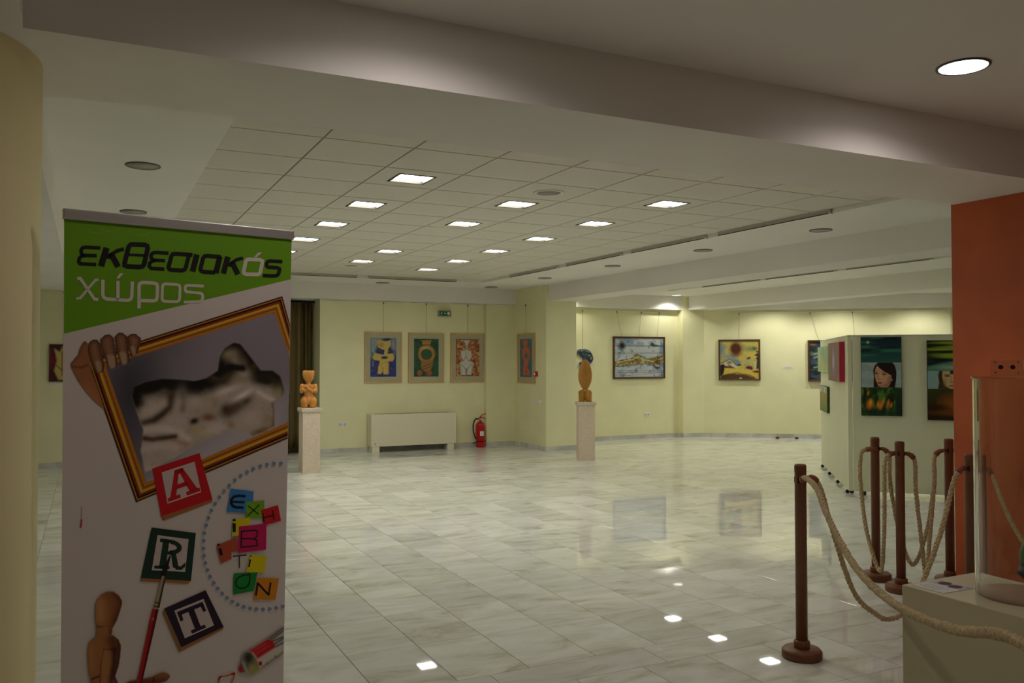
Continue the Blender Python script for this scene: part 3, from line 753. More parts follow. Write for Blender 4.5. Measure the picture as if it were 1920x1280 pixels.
for a, b, l in ((12.0, 12.5, 'above the sun painting'), (12.58, 13.05, 'right of the sun painting'), (13.12, 13.6, 'above the swirling painting'), (13.7, 14.2, 'above the left white panel'), (14.28, 14.8, 'above the portrait panel'), (14.86, 15.34, 'beside the orange wall')):
    x0, y0 = on_slant(a, 0); k = (b-a)/SD.x
    rail(0, k, SRZ, (x0, y0, 2.592), 'thin white picture rail on the slanted wall, '+l, 'slanted wall rails')

# ================================================================== WALL FITTINGS
def socket(label, loc, rz=0):
    t = thing('double_socket', label, 'wall socket', loc, rz)
    MB().box((-.075, -.01, -.042), (.075, 0, .042), M_WPLAS, .006).build('plate', t)
    for s in (-1, 1):
        o = MB().lathe([(.024, 0), (.024, .004), (.020, .004), (.019, .001), (.001, .001)], mat('socket_well', (196, 194, 186), .5), 20).build('socket_well', t)
        o.location = (s*.036, -.010, 0); o.rotation_euler = (math.pi/2, 0, 0)
socket('white double power socket low on the back wall beside the heater', (3.96, 14.6, .494))
socket('white double power socket under the golden hill painting', (10.32, 14.55, .487))
t = thing('light_switch', 'white light switch plate on the shaded pier', 'light switch', (7.25, 13.565, .863), -math.pi/2)
MB().box((-.12, -.01, -.03), (.12, 0, .03), M_WPLAS, .005).build('plate', t)
for k in range(3): MB().box((-.105+k*.072, -.015, -.022), (-.040+k*.072, -.009, .022), M_WPLAS, .003).build('rocker', t)
t = thing('fire_call_point', 'small red fire alarm call point on the pier', 'call point', (7.25, 13.598, 1.36), -math.pi/2)
MB().box((-.045, -.045, -.045), (.045, 0, .045), M_RED, .006).build('case', t)
MB().box((-.03, -.048, -.024), (.022, -.045, .022), M_WPLAS).build('glass', t)
# exit sign
t = thing('exit_sign', 'small green running-man exit sign high on the back wall', 'exit sign', (5.846, 14.6, 2.466))
MB().box((-.125, -.06, -.052), (.125, 0, .052), mat('sign_housing', (150, 150, 142), .4), .008).build('housing', t)
G_ = (12, 96, 58)
cv = Canvas(0, 0, 210, 76, 150, G_, 1)
W_ = (236, 240, 232)
cv.poly([(156, 10), (200, 10), (200, 66), (156, 66)], W_, 1)
cv.ell(44, 16, 6, 6, W_, .15)
for pts, w in (([(40, 24), (34, 42)], 9), ([(40, 26), (54, 32), (62, 26)], 4), ([(38, 26), (26, 30), (22, 40)], 4), ([(34, 42), (46, 50), (44, 64)], 5), ([(34, 42), (26, 54), (12, 56)], 5)): cv.line(pts, w, W_, 1)
cv.line([(140, 38), (100, 38)], 7, W_, 1); cv.poly([(84, 38), (106, 22), (106, 54)], W_, 1)
canvas_obj(cv, 'pictogram', .206, .076, -.0605, t, M_PRINT)

# fan-coil heater
t = thing('fan_coil_heater', 'long cream fan-coil heater on two feet below the framed pictures', 'heater', (0, 0, 0))
MB().box((4.395, 14.34, .105), (5.99, 14.58, .665), M_CREAM, .008).build('casing', t)
for a in (4.42, 5.82): MB().box((a, 14.35, 0), (a+.13, 14.57, .106), M_CREAM, .004).build('foot', t)
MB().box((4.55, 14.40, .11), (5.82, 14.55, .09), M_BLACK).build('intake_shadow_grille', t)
gr = MB()
for k in range(40): gr.box((4.5+k*.035, 14.40, .664), (4.51+k*.035, 14.53, .669), mat('grille_grey', (150, 146, 130), .5))
gr.build('top_grille', t)
bdg = MB().prism([(0, 0), (.03, 0), (.015, .026)], 0, .001, mat('badge_blue', (70, 84, 130), .4)).build('badge', t)
bdg.location = (4.455, 14.3395, .145); bdg.rotation_euler = (math.pi/2, 0, 0)

# fire extinguisher
t = thing('fire_extinguisher', 'red fire extinguisher with black hose standing in the wall corner', 'fire extinguisher', (6.52, 14.46, 0))
MB().lathe([(.07, 0), (.082, .004), (.084, .02), (.084, .40), (.078, .43), (.06, .455), (.03, .47), (.024, .49)], M_RED, 32).build('cylinder', t)
MB().cyl((0, 0, .485), (0, 0, .535), .022, .018, M_CHROME, 16).build('valve', t)
lv = MB(); lv.tube([(-.02, 0, .535), (.03, 0, .555), (.10, 0, .525)], .009, M_RED, 8); lv.tube([(-.02, 0, .54), (.04, 0, .60), (.11, 0, .615)], .009, M_RED, 8); lv.build('handle', t)
MB().cyl((-.02, -.02, .52), (-.02, -.035, .52), .016, .016, M_CHROME, 14).build('gauge', t)
MB().tube([(-.02, 0, .52), (-.09, -.01, .53), (-.135, -.02, .49), (-.16, -.03, .40), (-.155, -.03, .30), (-.125, -.03, .20), (-.10, -.03, .155)], .012, M_BLACK, 10).build('hose', t)
MB().tube([(-.16, -.03, .075), (-.12, -.035, .10), (-.06, -.06, .115), (.0, -.088, .112), (.08, -.04, .112)], .009, M_BLACK, 8).build('hose_strap', t)
lb = MB()
for k in range(6):
    a0, a1 = math.radians(-118+k*9), math.radians(-118+(k+1)*9)
    vs = [lb.bm.verts.new((.0845*math.cos(a), .0845*math.sin(a), z)) for a, z in ((a0, .215), (a1, .215), (a1, .30), (a0, .30))]; lb.bm.faces.new(vs)
lb.mats.append(M_CARD); lb.build('label_sticker', t)

# curtain in the recess
t = thing('curtain', 'floor-length brown curtain hanging in the wall recess beside the banner', 'curtain')
def curtain_panel(xa, xb, y, n_folds, name):
    nx, nz = n_folds*10, 8; vs = []; fs = []
    for k in range(nz+1):
        z = .07+(2.62-.07)*k/nz
        for i in range(nx+1):
            u = i/nx; w = math.sin(u*n_folds*2*math.pi)+.3*math.sin(u*n_folds*4.7*math.pi+1)
            vs.append((xa+(xb-xa)*u+.008*math.cos(u*n_folds*4*math.pi), y+.045*w*(1.1-.25*k/nz), z))
    for k in range(nz):
        for i in range(nx):
            a = k*(nx+1)+i; fs.append((a, a+1, a+nx+2, a+nx+1))
    me = D.meshes.new(name); me.from_pydata(vs, [], fs); me.materials.append(M_CURT)
    for p in me.polygons: p.use_smooth = True
    o = inst(name, me, (0, 0, 0), t); sm = o.modifiers.new('thickness', 'SOLIDIFY'); sm.thickness = .006
curtain_panel(2.6, 3.30, 14.92, 5, 'curtain_panel'); curtain_panel(3.28, 3.50, 15.02, 3, 'curtain_panel')
MB().tube([(2.56, 14.97, 2.635), (3.555, 14.97, 2.635)], .012, M_DARKM, 8).build('curtain_rod', t)

# two dark stops on the floor by the slanted wall
for px_, py_, l in ((12.68, 13.30, 'small dark round door stop on the floor, nearer the sun painting'), (12.98, 13.07, 'small dark round door stop on the floor, nearer the white panel')):
    t = thing('door_stop', l, 'door stop', (px_, py_, 0), group='floor door stops')
    MB().lathe([(.035, 0), (.038, .01), (.032, .03), (.026, .034)], mat('stop_brown', (70, 34, 22), .5), 20).build('rubber', t)
    MB().lathe([(.018, .034), (.016, .042), (.001, .044)], M_CHROME, 16).build('screw_cap', t)

# ================================================================== STATUES ON PEDESTALS
def pedestal(label, loc, rz, h, w):
    t = thing('pedestal', label, 'pedestal', loc, rz)
    MB().box((-w/2, -w/2, 0), (w/2, w/2, h-.055), M_PED, .004).build('shaft', t)
    MB().box((-w/2-.02, -w/2-.02, h-.055), (w/2+.02, w/2+.02, h), M_PEDCAP, .008).build('cap', t)
pedestal('pale rose stone pedestal carrying the honey wood statue by the banner', (2.855, 12.30, 0), 0, .922, .25)
pedestal('pale rose stone pedestal carrying the brown wood statue by the pier', (7.215, 11.86, 0), -.40, .932, .265)

def blob(name, balls, m, parent, voxel=.008, smooth=6):
    mb = MB()
    for b in balls: mb.sph(b[0], b[1], m, 20, Euler(b[2]) if len(b) > 2 else None)
    o = mb.build(name, parent)
    r = o.modifiers.new('remesh', 'REMESH'); r.mode = 'VOXEL'; r.voxel_size = voxel; r.use_smooth_shade = True
    s_ = o.modifiers.new('smooth', 'SMOOTH'); s_.factor = .5; s_.iterations = smooth
    return o
t = thing('wooden_statue', 'honey-coloured wooden torso statue with crossed arms and flat-topped head', 'statue', (2.835, 12.28, .922), -.2)
blob('torso', [((0, 0, .12), (.08, .06, .07)), ((-.058, -.005, .095), (.058, .064, .075)), ((.058, -.005, .095), (.058, .064, .075)), ((-.058, 0, .04), (.053, .056, .06)), ((.058, 0, .04), (.053, .056, .06)),
               ((0, 0, .19), (.066, .052, .09)), ((0, 0, .27), (.092, .055, .075)), ((-.07, 0, .295), (.04, .045, .045)), ((.07, 0, .295), (.04, .045, .045)), ((0, 0, .36), (.032, .032, .06)),
               ((-.02, 0, .40), (.03, .03, .03)), ((.02, 0, .40), (.03, .03, .03))], M_STAT1, t, .007, 3)
hd = MB(); i = hd._mi(M_STAT1); secs = [(.365, .030, .028, .0), (.39, .052, .042, .0), (.42, .070, .052, -.002), (.46, .080, .056, -.003), (.50, .084, .056, -.002), (.520, .080, .052, 0), (.528, .06, .036, 0)]
rg = []
for z, rx, ry, dx in secs:
    ring_ = []
    for k in range(28):
        a = 2*math.pi*k/28; ca, sa = math.cos(a), math.sin(a); p = 2/3.2
        ring_.append(hd.bm.verts.new((dx+rx*math.copysign(abs(ca)**p, ca), ry*math.copysign(abs(sa)**p, sa), z+(.012*abs(ca) if z > .5 else 0))))
    rg.append(ring_)
for a, b in zip(rg, rg[1:]):
    for k in range(28):
        f = hd.bm.faces.new((a[k], a[(k+1) % 28], b[(k+1) % 28], b[k])); f.smooth = True
hd.bm.faces.new(rg[-1]); hd.bm.faces.new(rg[0][::-1]); hd.build('head', t)
blob('arm', [((-.09, -.015, .295), (.036, .04, .055)), ((-.098, -.03, .25), (.03, .034, .042)), ((-.06, -.05, .25), (.045, .02, .022), (0, .5, .3)), ((-.01, -.058, .275), (.05, .016, .018), (0, -.6, 0)), ((.03, -.055, .31), (.03, .014, .018), (0, -.8, 0))], M_STAT1, t, .006, 3)
blob('arm', [((.09, -.015, .295), (.036, .04, .055)), ((.098, -.03, .25), (.03, .034, .045)), ((.06, -.055, .24), (.045, .02, .022), (0, -.5, -.3)), ((.01, -.066, .265), (.05, .016, .018), (0, .6, 0)), ((-.03, -.063, .30), (.03, .014, .018), (0, .8, 0))], M_STAT1, t, .006, 3)

t = thing('wooden_statue', 'brown wooden statue with almond-shaped upper body above rounded hips', 'statue', (7.195, 11.84, .932), -.45)
MB().lathe([(.036, .175), (.046, .21), (.074, .26), (.100, .32), (.110, .38), (.112, .43), (.108, .48), (.096, .54), (.078, .60), (.056, .65), (.036, .675), (.012, .684)], M_STAT2, 40, sx=1.0, sy=.62).build('upper_body', t)
blob('hips', [((0, 0, .175), (.042, .042, .04)), ((-.060, 0, .145), (.052, .06, .048)), ((.060, 0, .145), (.052, .06, .048)), ((-.056, 0, .09), (.053, .062, .09)), ((.056, 0, .09), (.053, .062, .09)), ((-.056, 0, .035), (.05, .055, .045)), ((.056, 0, .035), (.05, .055, .045)), ((0, .015, .1), (.03, .04, .08))], M_STAT2, t, .007, 3)
bs = MB(); bs.box((-.105, -.05, 0), (-.008, .05, .014), M_STAT2, .004); bs.box((.008, -.05, 0), (.105, .05, .014), M_STAT2, .004); bs.build('base', t)

# ================================================================== MOVABLE EXHIBITION PANELS
PA, PB, PC = Vector((9.90, 9.47)), Vector((8.10, 7.33)), Vector((9.86, 5.58))
def xpanel(label, a, b, n_casters):
    d_ = (b-a); L = d_.length; rz = math.atan2(d_.y, d_.x)
    t = thing('exhibition_panel', label, 'display panel', (a.x, a.y, 0), rz, 'exhibition panels')
    MB().box((0, 0, .045), (L, .05, 1.885), M_PANEL, .004).build('board', t)
    MB().box((-.004, -.002, 1.875), (L+.004, .052, 1.892), mat('panel_edge', (206, 206, 186), .5)).build('top_edge', t)
    for k in range(n_casters):
        x = .12+(L-.24)*k/(n_casters-1)
        cs = MB(); cs.cyl((x-.012, .0, .022), (x+.012, .0, .022), .022, .022, M_BLACK, 18); cs.cyl((x-.012, .05, .022), (x+.012, .05, .022), .022, .022, M_BLACK, 18); cs.box((x-.016, .002, .022), (x+.016, .048, .05), M_BLACK)
        cs.build('caster', t)
    return t, rz
d1 = (PB-PA).normalized(); d2 = (PC-PB).normalized()
xp1, rz1 = xpanel('white movable panel on casters seen at a slant, with three small paintings', PA, PB, 4)
xp2, rz2 = xpanel('white movable panel on casters carrying the two portrait paintings', PB+d2*.055, PC, 3)
def on_panel(a, dr, s, z, off=.004):
    n_ = Vector((dr.y, -dr.x)); p = a+dr*s+n_*off; return (p.x, p.y, z)
def canvas_pic(label, loc, rz, w, h, cv, edge, depth=.03, group='unframed canvases on the panels', name='canvas_painting'):
    t = thing(name, label, 'painting', loc, rz, group)
    MB().box((-w/2, -depth, -h/2), (w/2, 0, h/2), edge, .002).build('stretcher', t)
    canvas_obj(cv, 'painting_sheet', w-.006, h-.006, -depth-.0006, t)
# slanted board: green, pink, meadow
c = Canvas(0, 0, 140, 37, 140, (150, 190, 150), 21); c.mottle((206, 210, 150), 14, 30, lo=.45, hi=.65, op=.9)
for k in range(18): c.line([(4+k*8, 4), (8+k*8+3*math.sin(k*2.1), 18), (3+k*8, 34)], 1.4, ((110, 120, 60), (190, 130, 70), (90, 140, 120))[k % 3], 1)
canvas_pic('long pale green canvas of thin stems on the slanted white panel', on_panel(PA, d1, .62, 1.61), rz1, 1.36, .365, c.grain(.15, 5), mat('canvas_green_edge', (120, 170, 130), .6))
c = Canvas(0, 0, 110, 49, 110, (134, 92, 88), 22); c.mottle((116, 112, 74), 30, 18, lo=.45, hi=.65, op=.9); c.mottle((160, 90, 110), 16, 24, lo=.55, hi=.7, op=.7); c.ell(55, 24, 12, 16, (150, 120, 190), .6); c.ell(54, 24, 5, 9, (210, 190, 226), .5)
canvas_pic('pink and violet canvas with magenta edge on the slanted white panel', on_panel(PA, d1, 2.02, 1.575), rz1, 1.10, .49, c.grain(.2, 5), mat('canvas_magenta_edge', (176, 26, 70), .5), .06)
c = Canvas(0, 0, 90, 37, 90, (150, 140, 60), 23); c.grad(0, 9, (170, 180, 190), (190, 190, 170)); c.grad(9, 37, (170, 130, 60), (70, 110, 40)); c.mottle((110, 140, 50), 14, 5, lo=.5, hi=.7, op=.7)
canvas_pic('small meadow canvas low on the slanted white panel', on_panel(PA, d1, .63, 1.043), rz1, .86, .365, c.grain(.2, 5), mat('canvas_meadow_edge', (50, 70, 30), .6))
# portraits
def face(c, cx, cy, s, turn, skin, shade, hair, lip):
    c.poly([(cx-.62*s, cy+1.35*s), (cx-.72*s, cy+.2*s), (cx-.62*s, cy-.75*s), (cx-.25*s, cy-1.25*s), (cx+.3*s, cy-1.3*s), (cx+.85*s, cy-1.0*s), (cx+1.08*s, cy-.2*s), (cx+1.0*s, cy+1.0*s), (cx+.95*s, cy+1.4*s)], hair, 5)
    return c
def pic_portrait1():
    c = Canvas(318, 88, 858, 1140, 190, (24, 46, 54), 31)
    top = [(318, 88), (858, 88), (858, 430), (318, 430)]
    c.grad(88, 430, (14, 26, 50), (40, 92, 84)); c.mottle((10, 30, 34), 420, 55, lo=.45, hi=.62, op=.85, area=top); c.mottle((60, 130, 104), 420, 48, lo=.55, hi=.72, op=.7, area=top)
    c.ell(410, 156, 20, 17, (196, 206, 160), .25)
    mid = [(318, 428), (858, 428), (858, 762), (318, 762)]
    c.poly(mid, (150, 170, 170), 2); c.mottle((170, 186, 184), 160, 60, lo=.4, hi=.7, op=.7, area=mid)
    hair = (34, 20, 16)
    c.poly([(482, 760), (488, 620), (478, 540), (500, 470), (545, 428), (738, 428), (772, 470), (792, 560), (785, 660), (768, 762)], hair, 3)
    skin = (206, 158, 122)
    c.poly([(535, 470), (515, 500), (498, 560), (500, 610), (518, 680), (545, 740), (590, 762), (665, 762), (700, 720), (715, 670), (725, 600), (690, 580), (600, 530), (555, 480)], skin, 5)
    c.poly([(545, 740), (590, 762), (680, 762), (712, 690), (720, 620), (690, 600), (660, 700), (600, 735)], (150, 96, 72), 18, .7)
    c.poly([(540, 470), (560, 500), (620, 545), (720, 600), (735, 640), (760, 600), (740, 480), (620, 440)], hair, 5)
    c.ell(520, 575, 22, 10, (90, 70, 62), .5); c.ell(624, 586, 30, 12, (84, 66, 60), .5); c.ell(520, 576, 9, 7, (30, 30, 36), .3); c.ell(622, 588, 11, 8, (30, 32, 40), .3)
    c.line([(500, 556), (535, 552)], 7, (96, 62, 46), 4); c.line([(590, 558), (655, 568)], 8, (96, 62, 46), 4)
    c.line([(552, 580), (540, 640), (560, 650)], 8, (170, 116, 88), 7, .8); c.ell(566, 640, 22, 14, (196, 144, 110), .5); c.line([(545, 656), (585, 656)], 5, (130, 78, 60), 4)
    c.ell(565, 698, 36, 9, (150, 70, 66), .4); c.ell(567, 711, 30, 9, (176, 92, 86), .4); c.line([(532, 703), (602, 704)], 3, (100, 44, 42), 2)
    c.ell(585, 610, 18, 40, (224, 180, 146), .8, op=.5); c.ell(728, 660, 10, 16, (190, 130, 100), .3)
    bot = [(318, 762), (858, 762), (858, 1140), (318, 1140)]
    c.poly(bot, (34, 64, 26), 2); c.mottle((84, 130, 44), 40, 110, lo=.48, hi=.68, op=.9, area=bot); c.mottle((16, 30, 26), 44, 120, lo=.48, hi=.66, op=.8, area=bot)
    for x, y, rx, ry in ((430, 990, 40, 65), (575, 1010, 26, 50), (540, 990, 18, 45), (675, 980, 18, 50), (715, 1000, 16, 34), (610, 950, 14, 45), (410, 840, 12, 30)): c.ell(x, y, rx, ry, (222, 130, 30), .5, rot=.2, op=.9)
    c.ell(440, 960, 16, 34, (240, 170, 50), .5); c.poly([(318, 1060), (858, 1060), (858, 1140), (318, 1140)], (22, 40, 40), 40, .7); c.poly([(800, 900), (858, 780), (858, 1140), (760, 1140)], (20, 34, 40), 40, .7)
    return c.grain(.12, 12)
def pic_portrait2():
    c = Canvas(190, 130, 710, 1196, 170, (30, 46, 24), 32)
    c.grad(130, 420, (26, 40, 18), (40, 60, 30))
    for y, h, x0 in ((165, 22, 430), (215, 22, 520), (248, 18, 300), (325, 36, 470), (350, 20, 560)): c.ell(x0+60, y, 240, h, (140, 160, 40), .5)
    for y, x0 in ((190, 300), (285, 420), (390, 300), (440, 260)): c.ell(x0, y, 200, 16, (14, 26, 22), .6)
    c.poly([(190, 540), (190, 480), (340, 440), (520, 405), (710, 420), (710, 540)], (84, 140, 110), 16); c.ell(460, 490, 120, 26, (140, 170, 150), .7); c.line([(200, 450), (360, 410), (540, 395)], 16, (16, 40, 50), 12)
    mid = [(190, 538), (710, 538), (710, 778), (190, 778)]
    c.poly(mid, (142, 172, 172), 2)
    hair = (66, 50, 30)
    c.poly([(315, 778), (330, 700), (318, 600), (330, 545), (345, 538), (620, 538), (640, 600), (630, 700), (650, 778)], hair, 4)
    c.poly([(372, 540), (368, 620), (385, 690), (420, 750), (470, 778), (530, 778), (570, 740), (595, 680), (602, 600), (598, 540)], (206, 174, 122), 5)
    c.poly([(465, 535), (600, 535), (600, 575), (465, 580)], (40, 28, 20), 4)
    for x in (430, 545): c.ell(x, 605, 34, 11, (90, 70, 48), .5); c.ell(x, 606, 11, 8, (40, 40, 34), .3); c.line([(x-38, 588), (x+34, 584)], 8, (100, 74, 46), 5)
    c.line([(476, 610), (468, 680)], 10, (166, 128, 84), 8); c.ell(488, 688, 26, 10, (170, 128, 88), .5); c.ell(488, 738, 44, 12, (178, 96, 76), .3); c.line([(448, 737), (528, 736)], 3, (120, 56, 46), 2); c.ell(400, 690, 20, 50, (166, 130, 84), .7, op=.7)
    bot = [(190, 778), (710, 778), (710, 1196), (190, 1196)]
    c.poly(bot, (58, 50, 16), 2); c.grad(778, 1196, (60, 62, 20), (44, 26, 12), area=bot); c.ell(520, 980, 150, 110, (150, 84, 20), .7); c.ell(300, 1030, 120, 40, (50, 30, 14), .7); c.ell(420, 1100, 180, 26, (120, 66, 20), .8, op=.7)
    return c.grain(.1, 14)
kk = d2.x
def s_at(x): return (x-PB.x)/kk
canvas_pic('tall canvas of a dark-haired woman between night sky and orange flowers', on_panel(PB, d2, (s_at(8.228)+s_at(8.54))/2-.035, 1.404), rz2, .440, .925, pic_portrait1(), mat('canvas_dark_edge', (26, 30, 30), .6), .03, 'portrait canvases')
canvas_pic('tall canvas of a fair-haired woman between green stripes and brown field', on_panel(PB, d2, s_at(8.735)+.185, 1.362), rz2, .45, .92, pic_portrait2(), mat('canvas_dark_edge', (26, 30, 30), .6), .03, 'portrait canvases')

# ================================================================== STANCHIONS AND ROPES
def stanchion(label, loc, rz):
    t = thing('stanchion', label, 'barrier post', (*loc, 0), rz, 'brown rope barrier posts')
    MB().lathe([(.098, 0), (.104, .006), (.104, .038), (.094, .05), (.04, .053)], M_STAN, 48).build('base', t)
    MB().lathe([(.040, .05), (.042, .054), (.042, .086), (.038, .092), (.031, .094)], M_STAN, 32).build('collar', t)
    MB().lathe([(.0305, .09), (.0305, .985), (.0315, .99), (.0315, 1.018), (.028, 1.028), (.001, 1.030)], M_STAN, 32).build('post', t)
    for k in range(4):
        a = k*math.pi/2; o = MB().box((-.0065, -.0025, -.016), (.0065, .0015, .016), M_BLACK, .001).build('hook_slot', t)
        o.location = (.0308*math.cos(a), .0308*math.sin(a), .945); o.rotation_euler = (0, 0, a-math.pi/2)
    return t
S1, S2, S3, S4, S5, S6, S7 = (3.43, 3.43), (5.14, 4.41), (5.02, 4.10), (5.50, 4.08), (4.70, 3.35), (1.70, .95), (4.62, 1.75)
stanchion('brown barrier post standing alone nearest the viewer', S1, .5)
stanchion('brown barrier post, leftmost of the cluster before the portrait panel', S2, .45)
stanchion('brown barrier post, second of the cluster before the portrait panel', S3, .45)
stanchion('brown barrier post half hidden behind the orange wall edge', S4, .45)
stanchion('brown barrier post in front of the orange wall behind the plinth', S5, .45)
stanchion('brown barrier post outside the right edge, holding the near rope', S6, .45)
stanchion('brown barrier post outside the right edge, along the orange wall', S7, .45)
def bez(p0, p1, p2, p3, n):
    out = []
    for k in range(n+1):
        u = k/n; out.append(p0*(1-u)**3+p1*3*u*(1-u)**2+p2*3*u*u*(1-u)+p3*u**3)
    return out
def crom(P, step):
    out = []
    for i in range(len(P)-1):
        p0, p1, p2, p3 = P[max(i-1, 0)], P[i], P[i+1], P[min(i+2, len(P)-1)]
        n = max(2, int((p2-p1).length/step))
        for j in range(n):
            u = j/n; out.append(.5*((2*p1)+(-p0+p2)*u+(2*p0-5*p1+4*p2-p3)*u*u+(-p0+3*p1-3*p2+p3)*u**3))
    out.append(P[-1]); return out
def rope(label, a, b, low, ha, hb, via=None, r=.0138):
    """hangs from post a to post b; low = lowest height; ha/hb = horizontal reach of the stiff sleeves"""
    A, B = Vector((*a, .945)), Vector((*b, .945)); d_ = Vector((B.x-A.x, B.y-A.y, 0)); L = d_.length; d_.normalize()
    t = thing('barrier_rope', label, 'rope', (0, 0, 0), 0, 'jute barrier ropes')
    A1 = A+d_*.036; B1 = B-d_*.036
    if via is None:
        sp = .30*L
        pts = [A1, A1+d_*ha+Vector((0, 0, -.02))]
        n = 9
        x0, x1 = .036+ha, L-.036-hb
        for k in range(1, n):
            u = k/n; w = (2*u-1)
            z = low+(.90-low)*(abs(w)**2.2); pts.append(A+d_*(x0+(x1-x0)*u)+Vector((0, 0, z-.945)))
        pts += [B1-d_*hb+Vector((0, 0, -.02)), B1]
    else:
        pts = [A1]+[Vector(p) for p in via]+[B1]
    path = crom(pts, .012)
    cum = [0.0]
    for p, q in zip(path, path[1:]): cum.append(cum[-1]+(q-p).length)
    T = cum[-1]
    cap = .085
    core = [p for p, s_ in zip(path, cum) if cap*.8 < s_ < T-cap*.8]; cs = [s_ for s_ in cum if cap*.8 < s_ < T-cap*.8]
    mb = MB(); rs = random.Random(len(label)*7+3)
    frames = []; prev = None
    for k, p in enumerate(core):
        tg = (core[min(k+1, len(core)-1)]-core[max(k-1, 0)]).normalized()
        nn = tg.cross(Vector((0.31, .52, .2))).normalized() if prev is None else (prev-tg*prev.dot(tg)).normalized()
        prev = nn; frames.append((p, nn, tg.cross(nn)))
    for q in range(3):
        sp_ = []
        for (p, nn, bn), s_ in zip(frames, cs):
            an = s_/.085*2*math.pi+q*2*math.pi/3; w = r*.52
            sp_.append(p+(nn*math.cos(an)+bn*math.sin(an))*w)
        rr = [r*.60*(1+.10*rs.uniform(-1, 1)+(.28 if rs.random() < .10 else 0)) for _ in sp_]
        mb.tube(sp_, rr, M_ROPE, 7)
    mb.build('rope_strands', t)
    for e in (0, 1):
        pp = [p for p, s_ in zip(path, cum) if (s_ if e == 0 else T-s_) <= cap]
        if e: pp = pp[::-1]
        pp = pp[::2] if len(pp) > 6 else pp
        m_ = len(pp)
        MB().tube(pp, [.011+.008*min(1, k/(m_*.5)) if k < m_-1 else .0182 for k in range(m_)], M_LEATH, 14).build('end_sleeve', t)
        hook = [pp[0], (A if e == 0 else B)+(d_ if e == 0 else -d_)*.026]
        MB().tube([hook[0], hook[1]], .006, M_DARKM, 8).build('hook', t)
    return t
rope('long jute rope sagging across the front of the cream plinth', S1, S6, .76, .05, .05, [(3.34, 3.30, .975), (3.20, 3.09, .955), (3.05, 2.89, .88), (2.90, 2.67, .80), (2.70, 2.39, .755), (2.50, 2.10, .755), (2.33, 1.86, .785), (2.12, 1.56, .85), (1.95, 1.31, .93), (1.80, 1.10, .955)])
rope('jute rope hanging low from the nearest post to behind the plinth', S1, S5, .13, .05, .05, [(3.50, 3.425, .955), (3.56, 3.42, .90), (3.64, 3.417, .68), (3.79, 3.407, .316), (3.944, 3.398, .175), (4.06, 3.39, .13), (4.20, 3.38, .18), (4.34, 3.373, .36), (4.465, 3.365, .60), (4.56, 3.358, .86), (4.62, 3.355, .94)])
lf = Vector((-_r[0], -_r[1], 0)).normalized()      # these two loops bulge away from the posts
def loop_via(a, b, side, low, reach, bias=(0, 0)):
    A, B = Vector((*a, 0)), Vector((*b, 0)); M_ = (A+B)/2
    sA, sB = side
    return [A+sA*.075+Vector((0, 0, .935)), A+sA*.105+Vector((0, 0, .88)), A+sA*.108+Vector((0, 0, .7)), A+sA*.09+(M_-A)*.3+Vector((0, 0, .35)), M_+(sA+sB)*.03+Vector((bias[0], bias[1], low)),
            B+sB*.09+(M_-B)*.3+Vector((0, 0, .35)), B+sB*.108+Vector((0, 0, .7)), B+sB*.105+Vector((0, 0, .88)), B+sB*.075+Vector((0, 0, .935))]
rope('jute rope looping down between the two leftmost clustered posts', S2, S3, .08, .05, .05, loop_via(S2, S3, (lf, lf), .10, .1))
rope('jute rope looping from the leftmost clustered post to the half hidden post', S2, S4, .08, .05, .05, loop_via(S2, S4, (-lf, lf), .12, .1))
rope('jute rope looping from the second clustered post to the half hidden post', S3, S4, .08, .05, .05, loop_via(S3, S4, (-lf, lf), .09, .1))
rope('jute rope seen through the clear tube along the orange wall', S5, S7, .35, .06, .06)

# ================================================================== PLINTH WITH ACRYLIC TUBE
PX0, PX1, PY0, PY1, PZ = 2.556, 2.96, 1.05, 2.086, .80
t = thing('display_plinth', 'cream box plinth under the clear tube at lower right', 'plinth')
MB().box((PX0, PY0, 0), (PX1, PY1, PZ), M_PLINTH, .004).build('box', t)
t = thing('information_card', 'printed card with two oval pictures on the plinth top', 'card', (2.655, 2.00, PZ), 0)
cv = Canvas(0, 0, 120, 160, 110, (222, 222, 218), 41)
cv.poly([(0, 0), (120, 0), (120, 74), (0, 74)], (196, 186, 192), 1)
cv.ell(38, 36, 22, 26, (64, 46, 44), .08); cv.ell(84, 44, 22, 27, (92, 40, 56), .08); cv.ell(12, 16, 5, 5, (90, 60, 90), .3); cv.ell(110, 14, 7, 5, (100, 60, 90), .3)
for k in range(7): cv.line([(10, 88+k*9), (108-(k % 3)*14, 88+k*9)], 2.4, (120, 120, 122), 1)
pxx = (cv.X/120-.5)*.13; pyy = (.5-cv.Y/160)*.165
